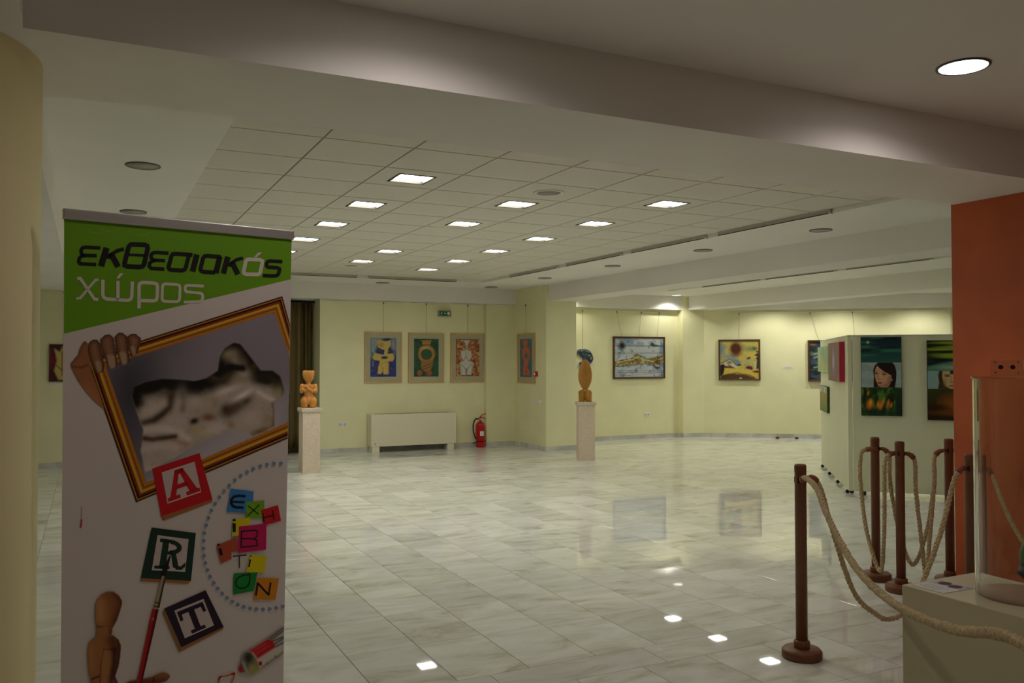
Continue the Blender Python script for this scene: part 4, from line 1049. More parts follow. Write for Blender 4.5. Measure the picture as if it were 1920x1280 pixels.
# lies flat: print runs along the plinth
P = np.stack([-.08+(cv.Y/160)*.0-.0+(.5-cv.Y/160)*.0+pxx*0+(cv.Y/160-.5)*-.15, -(cv.X/120-.5)*.12, np.full(pxx.shape, .0022)], -1)
P[..., 0] += .08
MB().box((-.076, -.061, 0), (.076, .061, .002), M_CARD).build('sheet', t)
inst('card_print', grid_mesh('card_print', P, cv.C, M_PRINT), (0, 0, 0), t)
t = thing('information_card', 'small lilac card at the right end of the plinth top', 'card', (2.61, 1.585, PZ), .1)
MB().box((-.045, -.06, 0), (.045, .06, .002), mat('lilac_card', (206, 196, 214), .6)).build('sheet', t)
TC = (2.79, 1.80); TR = .143
t = thing('acrylic_tube', 'tall clear acrylic tube case standing on the cream plinth', 'display case', (TC[0], TC[1], PZ))
n_ = 96; tm = MB(); tm.mats.append(M_ACR)
rg = [[tm.bm.verts.new((r_*math.cos(2*math.pi*k/n_), r_*math.sin(2*math.pi*k/n_), z_)) for k in range(n_)] for r_, z_ in ((TR, .001), (TR, .722), (TR-.003, .722), (TR-.003, .001))]
for q in range(4):
    a, b = rg[q], rg[(q+1) % 4]
    for k in range(n_):
        f = tm.bm.faces.new((a[k], a[(k+1) % n_], b[(k+1) % n_], b[k])); f.smooth = q in (0, 2)
for q in (0, 2):
    for k in range(n_):
        tm.bm.edges.get((rg[q][k], rg[q][(k+1) % n_])).smooth = False; tm.bm.edges.get((rg[q+1][k], rg[q+1][(k+1) % n_])).smooth = False
tm.build('tube', t)
MB().lathe([(TR-.008, .0), (TR-.008, .008), (.001, .008)], mat('pale_base_disc', (228, 184, 158), .5), 64).build('base_disc', t)  # pink of the orange wall's reflection is put into the disc colour
MB().lathe([(.001, .7225), (TR+.004, .7225), (TR+.004, .7285), (.001, .7285)], M_ACR, 72, smooth=False).build('lid', t)
# upright clear bracket plate with two bolts on the lid, facing the viewer
br = D.objects.new('bracket_plate', MB().box((-.045, -.003, .729), (.05, .003, .785), M_ACR, .001).mesh('bracket_plate')); COL.objects.link(br); br.parent = t
br.rotation_euler = (0, 0, -YAW-.52); br.location = (-.040*math.cos(YAW+.52), .040*math.sin(YAW+.52), 0)
for bx_ in (-.017, .018):
    o = MB().cyl((bx_, -.010, .760), (bx_, .008, .760), .0075, .0075, M_DARKM, 20).build('bolt', br)
for bx_ in (-.033, .034):
    for bz in (.742, .777): MB().cyl((bx_, -.006, bz), (bx_, .004, bz), .0028, .0028, M_CHROME, 12).build('small_screw', br)
t = thing('exhibit_vessel', 'black and green exhibit inside the clear tube, cut by the right edge', 'vessel', (2.803, 1.772, PZ+.008))
MB().lathe([(.026, 0), (.028, .006), (.016, .014), (.018, .03), (.030, .048), (.046, .066), (.052, .072), (.044, .084), (.040, .105)], M_BLACK, 40).build('lower_body', t)
MB().lathe([(.040, .105), (.043, .118), (.042, .14), (.036, .16), (.026, .172), (.012, .178), (.001, .179)], mat('green_glaze', (96, 140, 50), .4), 40).build('upper_body', t)

# ================================================================== ROLL-UP BANNER
BT0, BT1 = np.array((-.082, 3.338, 2.11)), np.array((.741, 3.500, 2.11))
be = BT1-BT0; be[2] = 0; be /= np.linalg.norm(be); bn = np.array((be[1], -be[0], 0))      # bn faces the viewer
top = (BT0+BT1)/2; bot = top.copy(); bot[2] = .09; bot = bot-bn*.05
bd_ = (bot-top); BH = np.linalg.norm(bd_); bd_ /= BH; BN = np.cross(be, bd_); BN /= np.linalg.norm(BN)
if BN @ bn < 0: BN = -BN
CAMP = np.array((0, 0, EYE))
def bp(x, y, lay=0.0):
    """design coordinates of the print (measured off the photograph) -> point of the banner sheet"""
    x = np.asarray(x, float); y = np.asarray(y, float)
    d = _f+((x-960)/FPX)[..., None]*_r-((y-640)/FPX)[..., None]*_u
    k = ((top-CAMP) @ BN)/(d @ BN)
    p = CAMP+d*k[..., None]
    return p+BN*lay
BW = .845
def b_uv(p): return (p-top) @ be, (p-top) @ bd_
ban = thing('roll_up_banner', 'tall roll-up exhibition banner with green Greek heading', 'banner', (float(bot[0]), float(bot[1]), 0))
INV = np.array((bot[0], bot[1], 0.0))
def loc(p): return np.asarray(p)-INV
WH = (226, 216, 208)
# sheet: narrow strip grid, slightly narrower at the bottom as the photo shows
def sheet_pt(u, v, lay): return top+be*u+bd_*v+BN*lay
def edge(v): k = v/BH; return -.418+.016*k, .4165-.010*k
nv = 40
vs, fs = [], []
for lay in (0.0, -.0012):
    for k in range(nv+1):
        v = .03+(BH-.03)*k/nv; a, b = edge(v)
        vs += [loc(sheet_pt(a, v, lay)), loc(sheet_pt(b, v, lay))]
n2 = 2*(nv+1)
for k in range(nv):
    a = 2*k; fs.append((a, a+2, a+3, a+1)); a2 = a+n2; fs.append((a2, a2+1, a2+3, a2+2)); fs.append((a, a2, a2+2, a+2)); fs.append((a+1, a+3, a2+3, a2+1))
fs += [(0, 1, n2+1, n2), (2*nv, n2+2*nv, n2+2*nv+1, 2*nv+1)]
me = D.meshes.new('printed_sheet'); me.from_pydata([tuple(v) for v in vs], [], fs); me.materials.append(mat('banner_white', WH, .5)); me.update()
sheet = inst('printed_sheet', me, (0, 0, 0), ban)
# rails, base, pole
def bar(u0, u1, v0, v1, l0, l1, m, name, bev=.004):
    mb = MB(); mb.box((u0, -l1, -v1), (u1, -l0, -v0), m, bev); o = mb.build(name, ban)
    M4 = Matrix(((be[0], -BN[0], -bd_[0], top[0]-INV[0]), (be[1], -BN[1], -bd_[1], top[1]-INV[1]), (be[2], -BN[2], -bd_[2], top[2]-INV[2]), (0, 0, 0, 1)))
    o.matrix_local = M4; return o
bar(-.4225, .4215, -.004, .034, -.012, .012, M_ALU, 'top_rail')
MB().tube([tuple(loc(sheet_pt(0, .02, -.02))), tuple(loc(sheet_pt(0, BH-.03, -.06)))], .009, M_ALU, 12).build('support_pole', ban)
cas = MB(); cas.box((-.44, -.06, 0), (.44, .06, .085), M_ALU, .012); co = cas.build('base_cassette', ban); co.rotation_euler = (0, 0, math.atan2(be[1], be[0]))
for s_ in (-1, 1):
    ft = MB().box((s_*.3-.02, -.19, 0), (s_*.3+.02, .19, .012), M_ALU, .004).build('swing_foot', ban); ft.rotation_euler = co.rotation_euler

class Ink:
    """flat print pieces: coloured polygons just above the sheet"""
    lay = .0002
    def __init__(s): s.v = []; s.f = []; s.c = []
    def _clip(s, pts):
        def side(p, a, b): return (b[0]-a[0])*(p[1]-a[1])-(b[1]-a[1])*(p[0]-a[0])
        for a, b in (((547.0, 440.0), (529.5, 1290.0)), ((118.5, 1290.0), (120.5, 400.0))):
            out = []
            for i in range(len(pts)):
                p, q = pts[i], pts[(i+1) % len(pts)]; sp, sq = side(p, a, b), side(q, a, b)
                if sp >= 0: out.append(p)
                if sp*sq < 0:
                    k = sp/(sp-sq); out.append((p[0]+(q[0]-p[0])*k, p[1]+(q[1]-p[1])*k))
            pts = out
            if len(pts) < 3: return []
        return pts
    def poly(s, pts, col, clip=False):
        pts = [(float(a), float(b)) for a, b in pts]
        if clip: pts = s._clip(pts)
        if len(pts) < 3: return s
        ar = sum(pts[i][0]*pts[(i+1) % len(pts)][1]-pts[(i+1) % len(pts)][0]*pts[i][1] for i in range(len(pts)))
        if ar > 0: pts = pts[::-1]
        P = loc(bp([p[0] for p in pts], [p[1] for p in pts], Ink.lay)); b = len(s.v)
        s.v += [tuple(p) for p in P]; s.c += [lin(col)]*len(pts); s.f.append(tuple(range(b, b+len(pts))))
        return s
    def ribbon(s, pts, w, col, closed=False, ends=None):
        pts = [np.array(p, float) for p in pts]
        # round the corners a little
        n = len(pts); L, R = [], []
        for i in range(n):
            if closed: a, b = pts[i-1], pts[(i+1) % n]
            else: a, b = pts[max(i-1, 0)], pts[min(i+1, n-1)]
            d1_ = pts[i]-a; d2_ = b-pts[i]
            if np.linalg.norm(d1_) < 1e-6: d1_ = d2_
            if np.linalg.norm(d2_) < 1e-6: d2_ = d1_
            d1_ = d1_/np.linalg.norm(d1_); d2_ = d2_/np.linalg.norm(d2_)
            n1 = np.array((-d1_[1], d1_[0])); n2_ = np.array((-d2_[1], d2_[0])); m_ = n1+n2_; m_ = m_/max(np.linalg.norm(m_), 1e-6)
            k = 1/max(.45, m_ @ n1)
            L.append(pts[i]+m_*w/2*k); R.append(pts[i]-m_*w/2*k)
        for i in range(n if closed else n-1):
            j = (i+1) % n; s.poly([L[i], L[j], R[j], R[i]], col, True)
        return s
    def dot(s, x, y, r, col, n=14, ry=None): return s.poly([(x+r*math.cos(2*math.pi*k/n), y+(ry or r)*math.sin(2*math.pi*k/n)) for k in range(n)], col, True)
    def build(s, name):
        me = D.meshes.new(name); me.from_pydata(s.v, [], s.f)
        at = me.color_attributes.new('ink', 'FLOAT_COLOR', 'POINT'); at.data.foreach_set('color', np.array([(*c, 1) for c in s.c], np.float32).ravel())
        me.materials.append(M_PRINT); Ink.lay += .00025
        return inst(name, me, (0, 0, 0), sheet)
    def next(s): Ink.lay += .00012; return s
def patch(name, x0, y0, x1, y1, nx, paint, base=WH, seed=1, masked=True):
    cv = Canvas(x0, y0, x1, y1, nx, base, seed); paint(cv)
    P = loc(bp(cv.X, cv.Y, Ink.lay)); Ink.lay += .00025
    return inst(name, grid_mesh(name, P, cv.C, M_PRINT, cv.mask), (0, 0, 0), sheet)
def clipmask(cv):  # keep inside the sheet
    return 547-(cv.Y-440)*.0206-cv.X
def tf(ox, oy, k): return lambda pts: [(ox+k*x, oy+k*y) for x, y in pts]
zA = tf(120, 400, .2031); zB = tf(320, 420, .1875); zC = tf(120, 600, .2031); zD = tf(320, 620, .2031); zE = tf(360, 860, .2345); zF = tf(120, 1060, .1719); zG = tf(340, 1080, .15625); zH = tf(220, 840, .3125)

BLK, GRN = (26, 22, 24), (112, 168, 22)
k = Ink()
k.poly([(120.6, 411), (334, 429), (546.6, 449), (545.2, 523.4), (119.8, 625.5)], GRN); k.build('green_heading_field')
# faint decorative swirls at the top of the field
for ctr, r in (((185, 425), 22), ((205, 424), 18), ((262, 428), 24)):
    k = Ink(); k.ribbon([(ctr[0]+r*math.cos(a), ctr[1]+r*.55*math.sin(a)) for a in np.linspace(.3, 2.8, 14)], 1.6, (134, 180, 60)); k.build('printed_swirl')
# heading line one: εκθεσιακός
k = Ink()
ks = .2031
def rib(k, pts, w, col, z, sc, closed=False): k.ribbon(z(pts), w*sc*(1.2 if col == BLK else 1.1), col, closed)
rib(k, [(335, 318), (195, 311), (170, 318), (158, 340), (160, 368), (180, 387), (302, 390)], 27, BLK, zA, ks)
rib(k, [(200, 388), (165, 392), (142, 412), (135, 445), (150, 464), (297, 472)], 27, BLK, zA, ks)
rib(k, [(393, 317), (342, 487)], 48, BLK, zA, ks); rib(k, [(552, 328), (490, 345), (395, 405)], 28, BLK, zA, ks); rib(k, [(410, 388), (450, 400), (500, 494)], 44, BLK, zA, ks)
rib(k, [(630, 285), (745, 290), (768, 300), (772, 322), (740, 470), (725, 488), (700, 494), (585, 489), (560, 478), (560, 455), (598, 305), (612, 290)], 36, BLK, zA, ks, True); rib(k, [(585, 381), (752, 388)], 20, BLK, zA, ks)
rib(k, [(965, 367), (845, 360), (815, 368), (804, 388), (808, 415), (828, 431), (932, 436)], 27, BLK, zA, ks)
rib(k, [(850, 432), (815, 440), (792, 458), (787, 488), (802, 506), (926, 515)], 27, BLK, zA, ks)
kb = .1875
rib(k, [(218, 308), (50, 297), (22, 300), (8, 318), (-22, 430), (-12, 452), (15, 458), (110, 463), (138, 455), (150, 435), (182, 312)], 34, BLK, zB, kb)
rib(k, [(262, 303), (218, 474)], 48, BLK, zB, kb)
rib(k, [(500, 328), (365, 318), (338, 322), (324, 340), (297, 448), (306, 468), (330, 477), (445, 484)], 34, BLK, zB, kb); rib(k, [(492, 322), (452, 490)], 46, BLK, zB, kb)
rib(k, [(572, 326), (526, 494)], 46, BLK, zB, kb); rib(k, [(722, 340), (660, 355), (575, 412)], 28, BLK, zB, kb); rib(k, [(590, 396), (625, 406), (672, 502)], 44, BLK, zB, kb)
rib(k, [(1116, 376), (1000, 369), (972, 374), (958, 392), (958, 416), (972, 430), (1065, 436), (1086, 446), (1088, 462), (1076, 500), (1060, 514), (1030, 518), (922, 514)], 30, BLK, zB, kb)
LW = (224, 216, 200)
k.next()
rib(k, [(775, 352), (890, 357), (912, 366), (914, 385), (896, 480), (884, 498), (862, 504), (750, 500), (730, 490), (728, 472), (750, 372), (760, 358)], 34, LW, zB, kb, True)
k.poly(zB([(875, 284), (915, 284), (858, 330), (832, 330)]), LW)
# line two: χώρος
rib(k, [(120, 600), (150, 600), (280, 790), (316, 794)], 26, LW, zA, ks); rib(k, [(318, 610), (290, 614), (150, 780), (112, 786)], 20, LW, zA, ks)
rib(k, [(358, 612), (356, 745), (366, 775), (392, 790), (497, 797)], 30, LW, zA, ks); rib(k, [(497, 622), (497, 797)], 28, LW, zA, ks); rib(k, [(480, 797), (590, 802), (614, 792), (624, 768), (630, 628)], 28, LW, zA, ks)
k.poly(zA([(515, 553), (548, 553), (508, 600), (480, 600)]), LW)
rib(k, [(692, 877), (692, 668), (702, 646), (725, 637), (830, 643), (854, 652), (862, 675), (859, 775), (850, 798), (826, 807), (695, 802)], 29, LW, zA, ks)
rib(k, [(935, 650), (1040, 656), (1062, 664), (1070, 685), (1066, 785), (1058, 806), (1036, 815), (930, 811), (910, 803), (904, 784), (907, 680), (914, 658)], 24, LW, zA, ks, True)
rib(k, [(330, 620), (175, 612), (150, 618), (142, 636), (144, 662), (156, 676), (290, 690), (312, 698), (320, 716), (318, 748), (306, 768), (280, 775), (130, 780)], 26, LW, zB, kb)
k.build('heading_letters')

# ---- printed picture frame with the torso
OUT = [(529, 555), (161.5, 670.5), (255, 941.6), (596, 798)]
INN = [(513, 587.4), (200, 687), (275, 903), (577, 774)]
def lerp(t_): return [(a[0]+(b[0]-a[0])*t_, a[1]+(b[1]-a[1])*t_) for a, b in zip(OUT, INN)]
k = Ink()
bands = [(0, .10, (84, 34, 16)), (.10, .17, (196, 142, 40)), (.17, .30, (52, 20, 10)), (.30, .44, (150, 58, 20)), (.44, .60, (226, 178, 48)), (.60, .70, (186, 112, 26)), (.70, .75, (120, 62, 12)), (.75, .95, (204, 128, 34)), (.95, 1.0, (120, 74, 24))]
for a, b, col in bands:
    A_, B_ = lerp(a), lerp(b)
    for i in range(4):
        j = (i+1) % 4; k.poly([A_[i], A_[j], B_[j], B_[i]], col, True)
k.build('printed_frame')
def torso(c):
    c.C[:] = np.array(lin((150, 142, 150)))
    c.poly([(190, 640), (330, 640), (290, 720), (300, 920), (190, 920)], (84, 82, 92), 60, .85)
    c.ell(250, 735, 45, 60, (58, 56, 62), .8, op=.7); c.poly([(260, 900), (420, 780), (545, 740), (545, 860), (300, 930)], (196, 188, 190), 30, .9)
    body = [(248, 745), (250, 726), (272, 716), (303, 710), (340, 712), (364.7, 714.4), (387, 709), (409, 695), (412.4, 668.7), (421.5, 652.5), (437.8, 642.3), (450, 644.4), (466, 664.7), (488.6, 695), (511, 694.7), (525, 705), (532, 729.7), (529, 744), (512, 751), (514, 774), (514, 798.7), (496.7, 809), (472, 818), (466, 809), (433.7, 803.8), (401, 819), (371, 832), (330, 856), (290, 878), (272, 885), (264, 845), (269, 805), (260, 783)]
    sd = c._sd(body)
    c._mix(sd/3+.5, (196, 182, 164))
    ins_ = np.clip(sd/3+.5, 0, 1)
    def w(a, col): c._mix(np.clip(a, 0, 1)*ins_, col)
    def soft_ell(x, y, rx, ry, rot=0, p=1.0):
        cc, ss = math.cos(rot), math.sin(rot); dx, dy = c.X-x, c.Y-y
        return p*np.exp(-(((dx*cc+dy*ss)/rx)**2+((-dx*ss+dy*cc)/ry)**2))
    def soft_line(pts, wd, p=1.0):
        best = np.full(c.X.shape, 1e9)
        for a, b in zip(pts, pts[1:]):
            a = np.array(a, float); b = np.array(b, float); e = b-a; t_ = np.clip(((c.X-a[0])*e[0]+(c.Y-a[1])*e[1])/(e@e), 0, 1)
            best = np.minimum(best, (c.X-a[0]-t_*e[0])**2+(c.Y-a[1]-t_*e[1])**2)
        return p*np.exp(-best/wd**2)
    n1 = c.noise(12, 12); n3 = c.noise(46, 30); n4 = c.noise(5, 5, 2)
    w((n3-.42)*1.8, (226, 210, 198)); w((n1-.56)*1.6, (168, 146, 112)); w((n4-.72)*2.0, (120, 100, 70))
    dark = (20, 17, 12)
    up = [(244, 748), (250, 726), (272, 716), (303, 710), (340, 712), (364.7, 714.4), (387, 709), (409, 695), (412.4, 668.7), (421.5, 652.5), (437.8, 642.3), (450, 644.4), (466, 664.7), (488.6, 695), (511, 694.7), (525, 705), (532, 729.7)]
    def dist(pts):
        best = np.full(c.X.shape, 1e9)
        for a, b in zip(pts, pts[1:]):
            a = np.array(a, float); b = np.array(b, float); e = b-a; t_ = np.clip(((c.X-a[0])*e[0]+(c.Y-a[1])*e[1])/(e@e), 0, 1)
            best = np.minimum(best, (c.X-a[0]-t_*e[0])**2+(c.Y-a[1]-t_*e[1])**2)
        return np.sqrt(best)
    # the upper side of the sculpture is the dark one in the printed photograph
    wob = (c.noise(30, 24)-.5)*18
    d_ = dist(up[:8])+wob; w((46-d_)/30, (110, 96, 72)); w((34-d_)/18, (46, 40, 28)); w((24-d_)/12, dark)
    d_ = dist(up[7:14])+wob*.5; w((30-d_)/18, (78, 68, 46)); w((15-d_)/9, dark)
    d_ = dist(up[13:])+wob*.5; w((26-d_)/18, (90, 80, 48)); w((16-d_)/10, (34, 30, 18))
    w(soft_line([(414, 694), (434, 688), (454, 690)], 8, 1.3), dark); w(soft_ell(430, 664, 14, 9, -.2, 1.0), (168, 154, 122)); w(soft_ell(452, 672, 8, 12, -.5, .7), (96, 84, 58))
    w(soft_ell(452, 712, 18, 10, 0, .8), (170, 152, 116)); w(soft_ell(496, 712, 26, 12, .2, 1.2), (40, 36, 22)); w(soft_ell(522, 738, 9, 14, .1, .9), (184, 168, 124))
    # creases on the left part
    w(soft_line([(270, 794), (288, 788), (304, 776), (318, 762), (322, 742)], 9, 1.05), (82, 64, 42)); w(soft_line([(272, 770), (292, 764), (306, 756)], 8, .7), (222, 206, 190)); w(soft_line([(264, 806), (284, 803), (312, 803), (336, 812), (352, 822)], 8, .8), (236, 222, 212))
    w(soft_line([(262, 820), (286, 824), (312, 820), (328, 818)], 6, 1.1), (96, 68, 44)); w(soft_line([(264, 842), (296, 836), (330, 838)], 8, .8), (226, 208, 196)); w(soft_line([(330, 826), (350, 832)], 5, .6), (190, 130, 96))
    w(soft_ell(336, 760, 10, 26, .15, .8), (212, 198, 186)); w(soft_line([(341, 734), (345, 752), (342, 768)], 7, .6), (110, 96, 72)); w(soft_ell(366, 752, 18, 12, 0, .8), (220, 206, 190))
    # stains and hollows on the right part
    w(soft_ell(440, 766, 28, 13, -.55, 1.1), (96, 76, 46)); w(soft_ell(424, 768, 12, 13, .2, 1.0), (80, 58, 32)); w(soft_ell(462, 752, 12, 6, -.6, .9), (92, 74, 48)); w(soft_ell(432, 796, 9, 8, .4, .8), (140, 108, 70))
    w(soft_ell(364, 789, 9, 6, -.3, 1.3), (70, 48, 26)); w(soft_ell(390, 782, 14, 8, 0, 1.1), (146, 108, 70)); w(soft_ell(376, 808, 18, 7, .3, .9), (206, 184, 112)); w(soft_ell(404, 752, 8, 14, .3, .6), (170, 148, 110))
    w(soft_ell(424, 732, 26, 7, -.35, 1.0), (232, 220, 206)); w(soft_ell(455, 740, 20, 5, -.5, 1.1), (244, 234, 226)); w(soft_line([(484, 735), (500, 744), (512, 750)], 5, .9), (236, 224, 208)); w(soft_ell(470, 785, 26, 18, .2, .6), (222, 208, 192))
    w(soft_ell(488, 808, 24, 6, -.35, 1.0), (140, 112, 74)); w(soft_line([(512, 756), (515, 776), (512, 798)], 4, .9), (130, 106, 74)); w(soft_ell(500, 786, 10, 14, 0, .6), (176, 150, 112)); w(soft_ell(400, 806, 26, 8, -.3, .6), (232, 220, 208))
    inn = c._sd(INN); c.mask = np.minimum(inn+1.0, clipmask(c))
patch('printed_torso_photo', 190, 580, 548, 915, 200, torso, seed=5)
# torn corner under the frame: pale wedge
# ---- hand holding the frame
SK = (150, 100, 70)
def hand(c):
    c.C[:] = np.array(lin(SK))
    palm = zC([(60, 415), (75, 380), (130, 320), (150, 250), (180, 200), (205, 200), (225, 235), (240, 400), (250, 470), (300, 600), (370, 820), (290, 760), (200, 660), (130, 560), (85, 470)])
    F = [zC([(228, 210), (262, 182), (305, 182), (330, 215), (345, 300), (372, 420), (362, 470), (330, 490), (295, 484), (270, 440), (240, 360), (218, 280)]),
         zC([(335, 180), (370, 140), (420, 132), (455, 160), (468, 250), (492, 400), (478, 440), (440, 452), (405, 440), (385, 370), (345, 270)]),
         zC([(468, 150), (500, 118), (545, 118), (578, 150), (590, 260), (606, 370), (585, 408), (550, 418), (520, 404), (500, 330), (478, 240)]),
         zC([(580, 155), (620, 126), (665, 130), (705, 165), (705, 200), (690, 260), (668, 320), (640, 342), (612, 330), (600, 250)])]
    sdp = c._sd(palm); m_ = sdp
    c.poly(palm, (168, 108, 68), 3); c.line(zC([(75, 430), (160, 435), (215, 415)]), 2.5, (96, 56, 34), 2.5); c.line(zC([(190, 200), (130, 320), (75, 390)]), 5, (120, 74, 48), 5, .7); c.line(zC([(200, 640), (300, 740)]), 12, (206, 146, 80), 14, .6)
    for i, f_ in enumerate(F):
        sd = c._sd(f_); m_ = np.maximum(m_, sd)
        c._mix(sd/2+.5, (64, 40, 28)); c._mix((sd-2.5)/4+.5, (140, 92, 64)); c._mix((sd-7)/5+.3, (160, 112, 80))
    for (x0, y0, x1, y1) in ((285, 375, 345, 485), (395, 320, 475, 448), (510, 292, 580, 415), (612, 240, 662, 338)):
        q = zC([(x0, y0+10), (x0+12, y0), (x1-22, y0), (x1-8, y0+20), (x1, y1-22), (x1-14, y1-5), (x0+32, y1), (x0+18, y1-30)])
        c.poly(q, (186, 154, 124), 2)
    c.mask = m_
patch('printed_hand', 128, 618, 268, 775, 130, hand, seed=6)

# ---- small mark in the middle left
k = Ink(); k.ribbon([(153, 950), (153, 972)], 1.2, (170, 140, 140)); k.ribbon([(153, 973), (152, 982), (151, 989)], 3, (190, 70, 60)); k.build('printed_mark')

# ---- letter blocks A R T
def block(name, face_, side_polys, frame_col, inner, letter, wood=(176, 116, 62)):
    k = Ink()
    for sp, cc in side_polys: k.poly(sp, cc)
    k.next(); k.poly(face_, frame_col); k.next(); k.poly(inner, (222, 206, 200)); k.next()
    # ridges on the pale field
    for j in range(1, 16):
        t_ = j/16; a = [inner[0][q]+(inner[3][q]-inner[0][q])*t_ for q in (0, 1)]; b = [inner[1][q]+(inner[2][q]-inner[1][q])*t_ for q in (0, 1)]
        k.ribbon([a, b], .7, (188, 168, 162))
    k.next()
    for pl in letter: k.poly(pl, frame_col)
    k.build(name)
RED, DG, DP = (206, 26, 34), (28, 58, 44), (44, 28, 48)
def inb(inner):   # letter space: unit square of the inner field
    I = np.array(inner, float)
    return lambda pts: [tuple((I[0]*(1-u)+I[1]*u)*(1-v)+(I[3]*(1-u)+I[2]*u)*v) for u, v in pts]
A_in = zH([(265, 145), (462, 80), (502, 262), (300, 332)]); L_ = inb(A_in)
block('letter_block', zH([(208, 122), (492, 28), (570, 305), (262, 408)]), [(zH([(262, 408), (570, 305), (568, 322), (285, 430)]), (176, 110, 60)), (zH([(262, 408), (285, 430), (278, 432), (255, 400)]), (120, 60, 30))], RED, A_in,
      [L_([(.36, .08), (.64, .08), (.60, .22), (.40, .22)]), L_([(.38, .06), (.52, .06), (.28, .86), (.10, .86)]), L_([(.48, .06), (.62, .06), (.92, .86), (.68, .86)]), L_([(.36, .52), (.64, .52), (.68, .66), (.32, .66)]),
       L_([(.03, .84), (.40, .84), (.40, .96), (.03, .96)]), L_([(.58, .84), (.98, .84), (.98, .96), (.58, .96)])])
R_in = zH([(240, 520), (426, 545), (405, 740), (205, 730)]); L_ = inb(R_in)
def bowl(x0, y0, x1, y1, w, n=12):
    out, inn_ = [], []
    cy = (y0+y1)/2
    for j in range(n+1):
        a = -math.pi/2+math.pi*j/n; rx = (x1-x0); ry = (y1-y0)/2
        out.append((x0+rx*math.cos(a), cy+ry*math.sin(a))); inn_.append((x0+(rx-w)*math.cos(a), cy+(ry-w*.8)*math.sin(a)))
    return [[out[j], out[j+1], inn_[j+1], inn_[j]] for j in range(n)]
block('letter_block', zH([(205, 474), (470, 508), (440, 795), (140, 778)]), [(zH([(140, 778), (440, 795), (420, 812), (136, 796)]), (176, 112, 60))], DG, R_in,
      [L_([(.20, .08), (.40, .08), (.40, .94), (.20, .94)]), L_([(.10, .08), (.5, .08), (.5, .18), (.10, .18)]), L_([(.06, .86), (.52, .86), (.52, .95), (.06, .95)]), L_([(.38, .42), (.56, .42), (.56, .52), (.38, .52)]), L_([(.50, .48), (.66, .48), (.80, .90), (.62, .90)]), L_([(.68, .84), (.86, .84), (.98, .70), (.99, .84), (.88, .95), (.70, .95)])]+[L_(q) for q in bowl(.45, .08, .82, .52, .16)])
T_in = zH([(340, 972), (515, 902), (578, 1060), (403, 1138)]); L_ = inb(T_in)
block('letter_block', zH([(280, 960), (528, 850), (636, 1070), (382, 1192)]), [(zH([(280, 960), (382, 1192), (370, 1222), (270, 985)]), (150, 112, 62)), (zH([(382, 1192), (636, 1070), (632, 1085), (370, 1222)]), (170, 116, 66))], DP, T_in,
      [L_([(.06, .08), (.94, .08), (.94, .22), (.06, .22)]), L_([(.06, .2), (.18, .2), (.16, .42), (.06, .42)]), L_([(.94, .2), (.82, .2), (.84, .42), (.94, .42)]), L_([(.40, .2), (.60, .2), (.60, .86), (.40, .86)]), L_([(.26, .84), (.74, .84), (.74, .96), (.26, .96)])])

# ---- dotted circle and EXHIBITION squares
k = Ink()
dots = zE([(708, 34), (653, 36), (597, 44), (543, 57), (489, 76), (437, 102), (387, 132), (340, 168), (295, 210), (255, 255), (217, 304), (182, 356), (152, 411), (129, 470), (110, 529), (96, 591), (90, 652), (89, 713), (93, 773), (104, 830), (120, 886), (142, 939), (171, 989), (203, 1033), (238, 1073), (278, 1108), (319, 1138), (363, 1162), (411, 1180), (460, 1193), (513, 1199), (565, 1200), (618, 1197), (671, 1189), (723, 1177)])
for x, y in dots: k.dot(x, y, 3.5, (124, 152, 186))
k.build('dotted_circle')
sq = Ink()
for pts, col in (([(308, 236), (490, 258), (476, 436), (275, 420)], (64, 140, 206)), ([(430, 342), (576, 330), (572, 470), (428, 474)], (124, 178, 30)), ([(545, 408), (684, 368), (708, 492), (575, 530)], (214, 30, 40)),
                 ([(322, 482), (462, 466), (458, 600), (315, 616)], (230, 216, 20)), ([(192, 690), (355, 622), (368, 735), (312, 742), (312, 798), (228, 832)], (190, 84, 56)), ([(370, 538), (592, 515), (588, 722), (368, 750)], (206, 28, 96)),
                 ([(462, 762), (594, 774), (574, 910), (428, 902)], (230, 216, 20)), ([(330, 912), (520, 902), (490, 1052), (327, 1082)], (20, 140, 56)), ([(520, 946), (692, 952), (664, 1122), (486, 1120)], (226, 140, 26))):
    sq.poly(zE(pts), col); sq.next()
e = .2345
def r2(pts, w, closed=False): sq.ribbon(zE(pts), w*e, BLK, closed)
r2([(424, 296), (370, 292), (330, 300), (310, 325), (308, 350), (322, 375), (350, 385), (408, 388)], 20); r2([(312, 340), (415, 345)], 16)
r2([(445, 372), (530, 442)], 7); r2([(534, 364), (440, 455)], 7)
r2([(562, 430), (572, 505)], 9); r2([(640, 410), (652, 485)], 9); r2([(568, 468), (646, 448)], 9)
r2([(333, 512), (333, 582)], 24); r2([(333, 478), (333, 495)], 24)
r2([(392, 572), (388, 705)], 10); r2([(388, 578), (500, 568), (518, 575), (514, 620), (490, 636), (392, 634)], 10); r2([(490, 636), (514, 648), (516, 690), (496, 694), (388, 704)], 10)
r2([(218, 712), (232, 768)], 24); r2([(208, 676), (210, 690)], 20)
r2([(322, 776), (432, 766)], 10); r2([(375, 772), (375, 870)], 9)
r2([(462, 800), (450, 862)], 13); r2([(466, 768), (465, 778)], 14)
r2([(460, 920), (400, 928), (362, 948), (344, 980), (352, 1015), (380, 1032), (420, 1028), (446, 1008), (456, 975), (460, 920)], 11)
r2([(522, 985), (506, 1090)], 17); r2([(522, 990), (608, 1085)], 17); r2([(624, 985), (608, 1088)], 15)
sq.build('exhibition_squares')

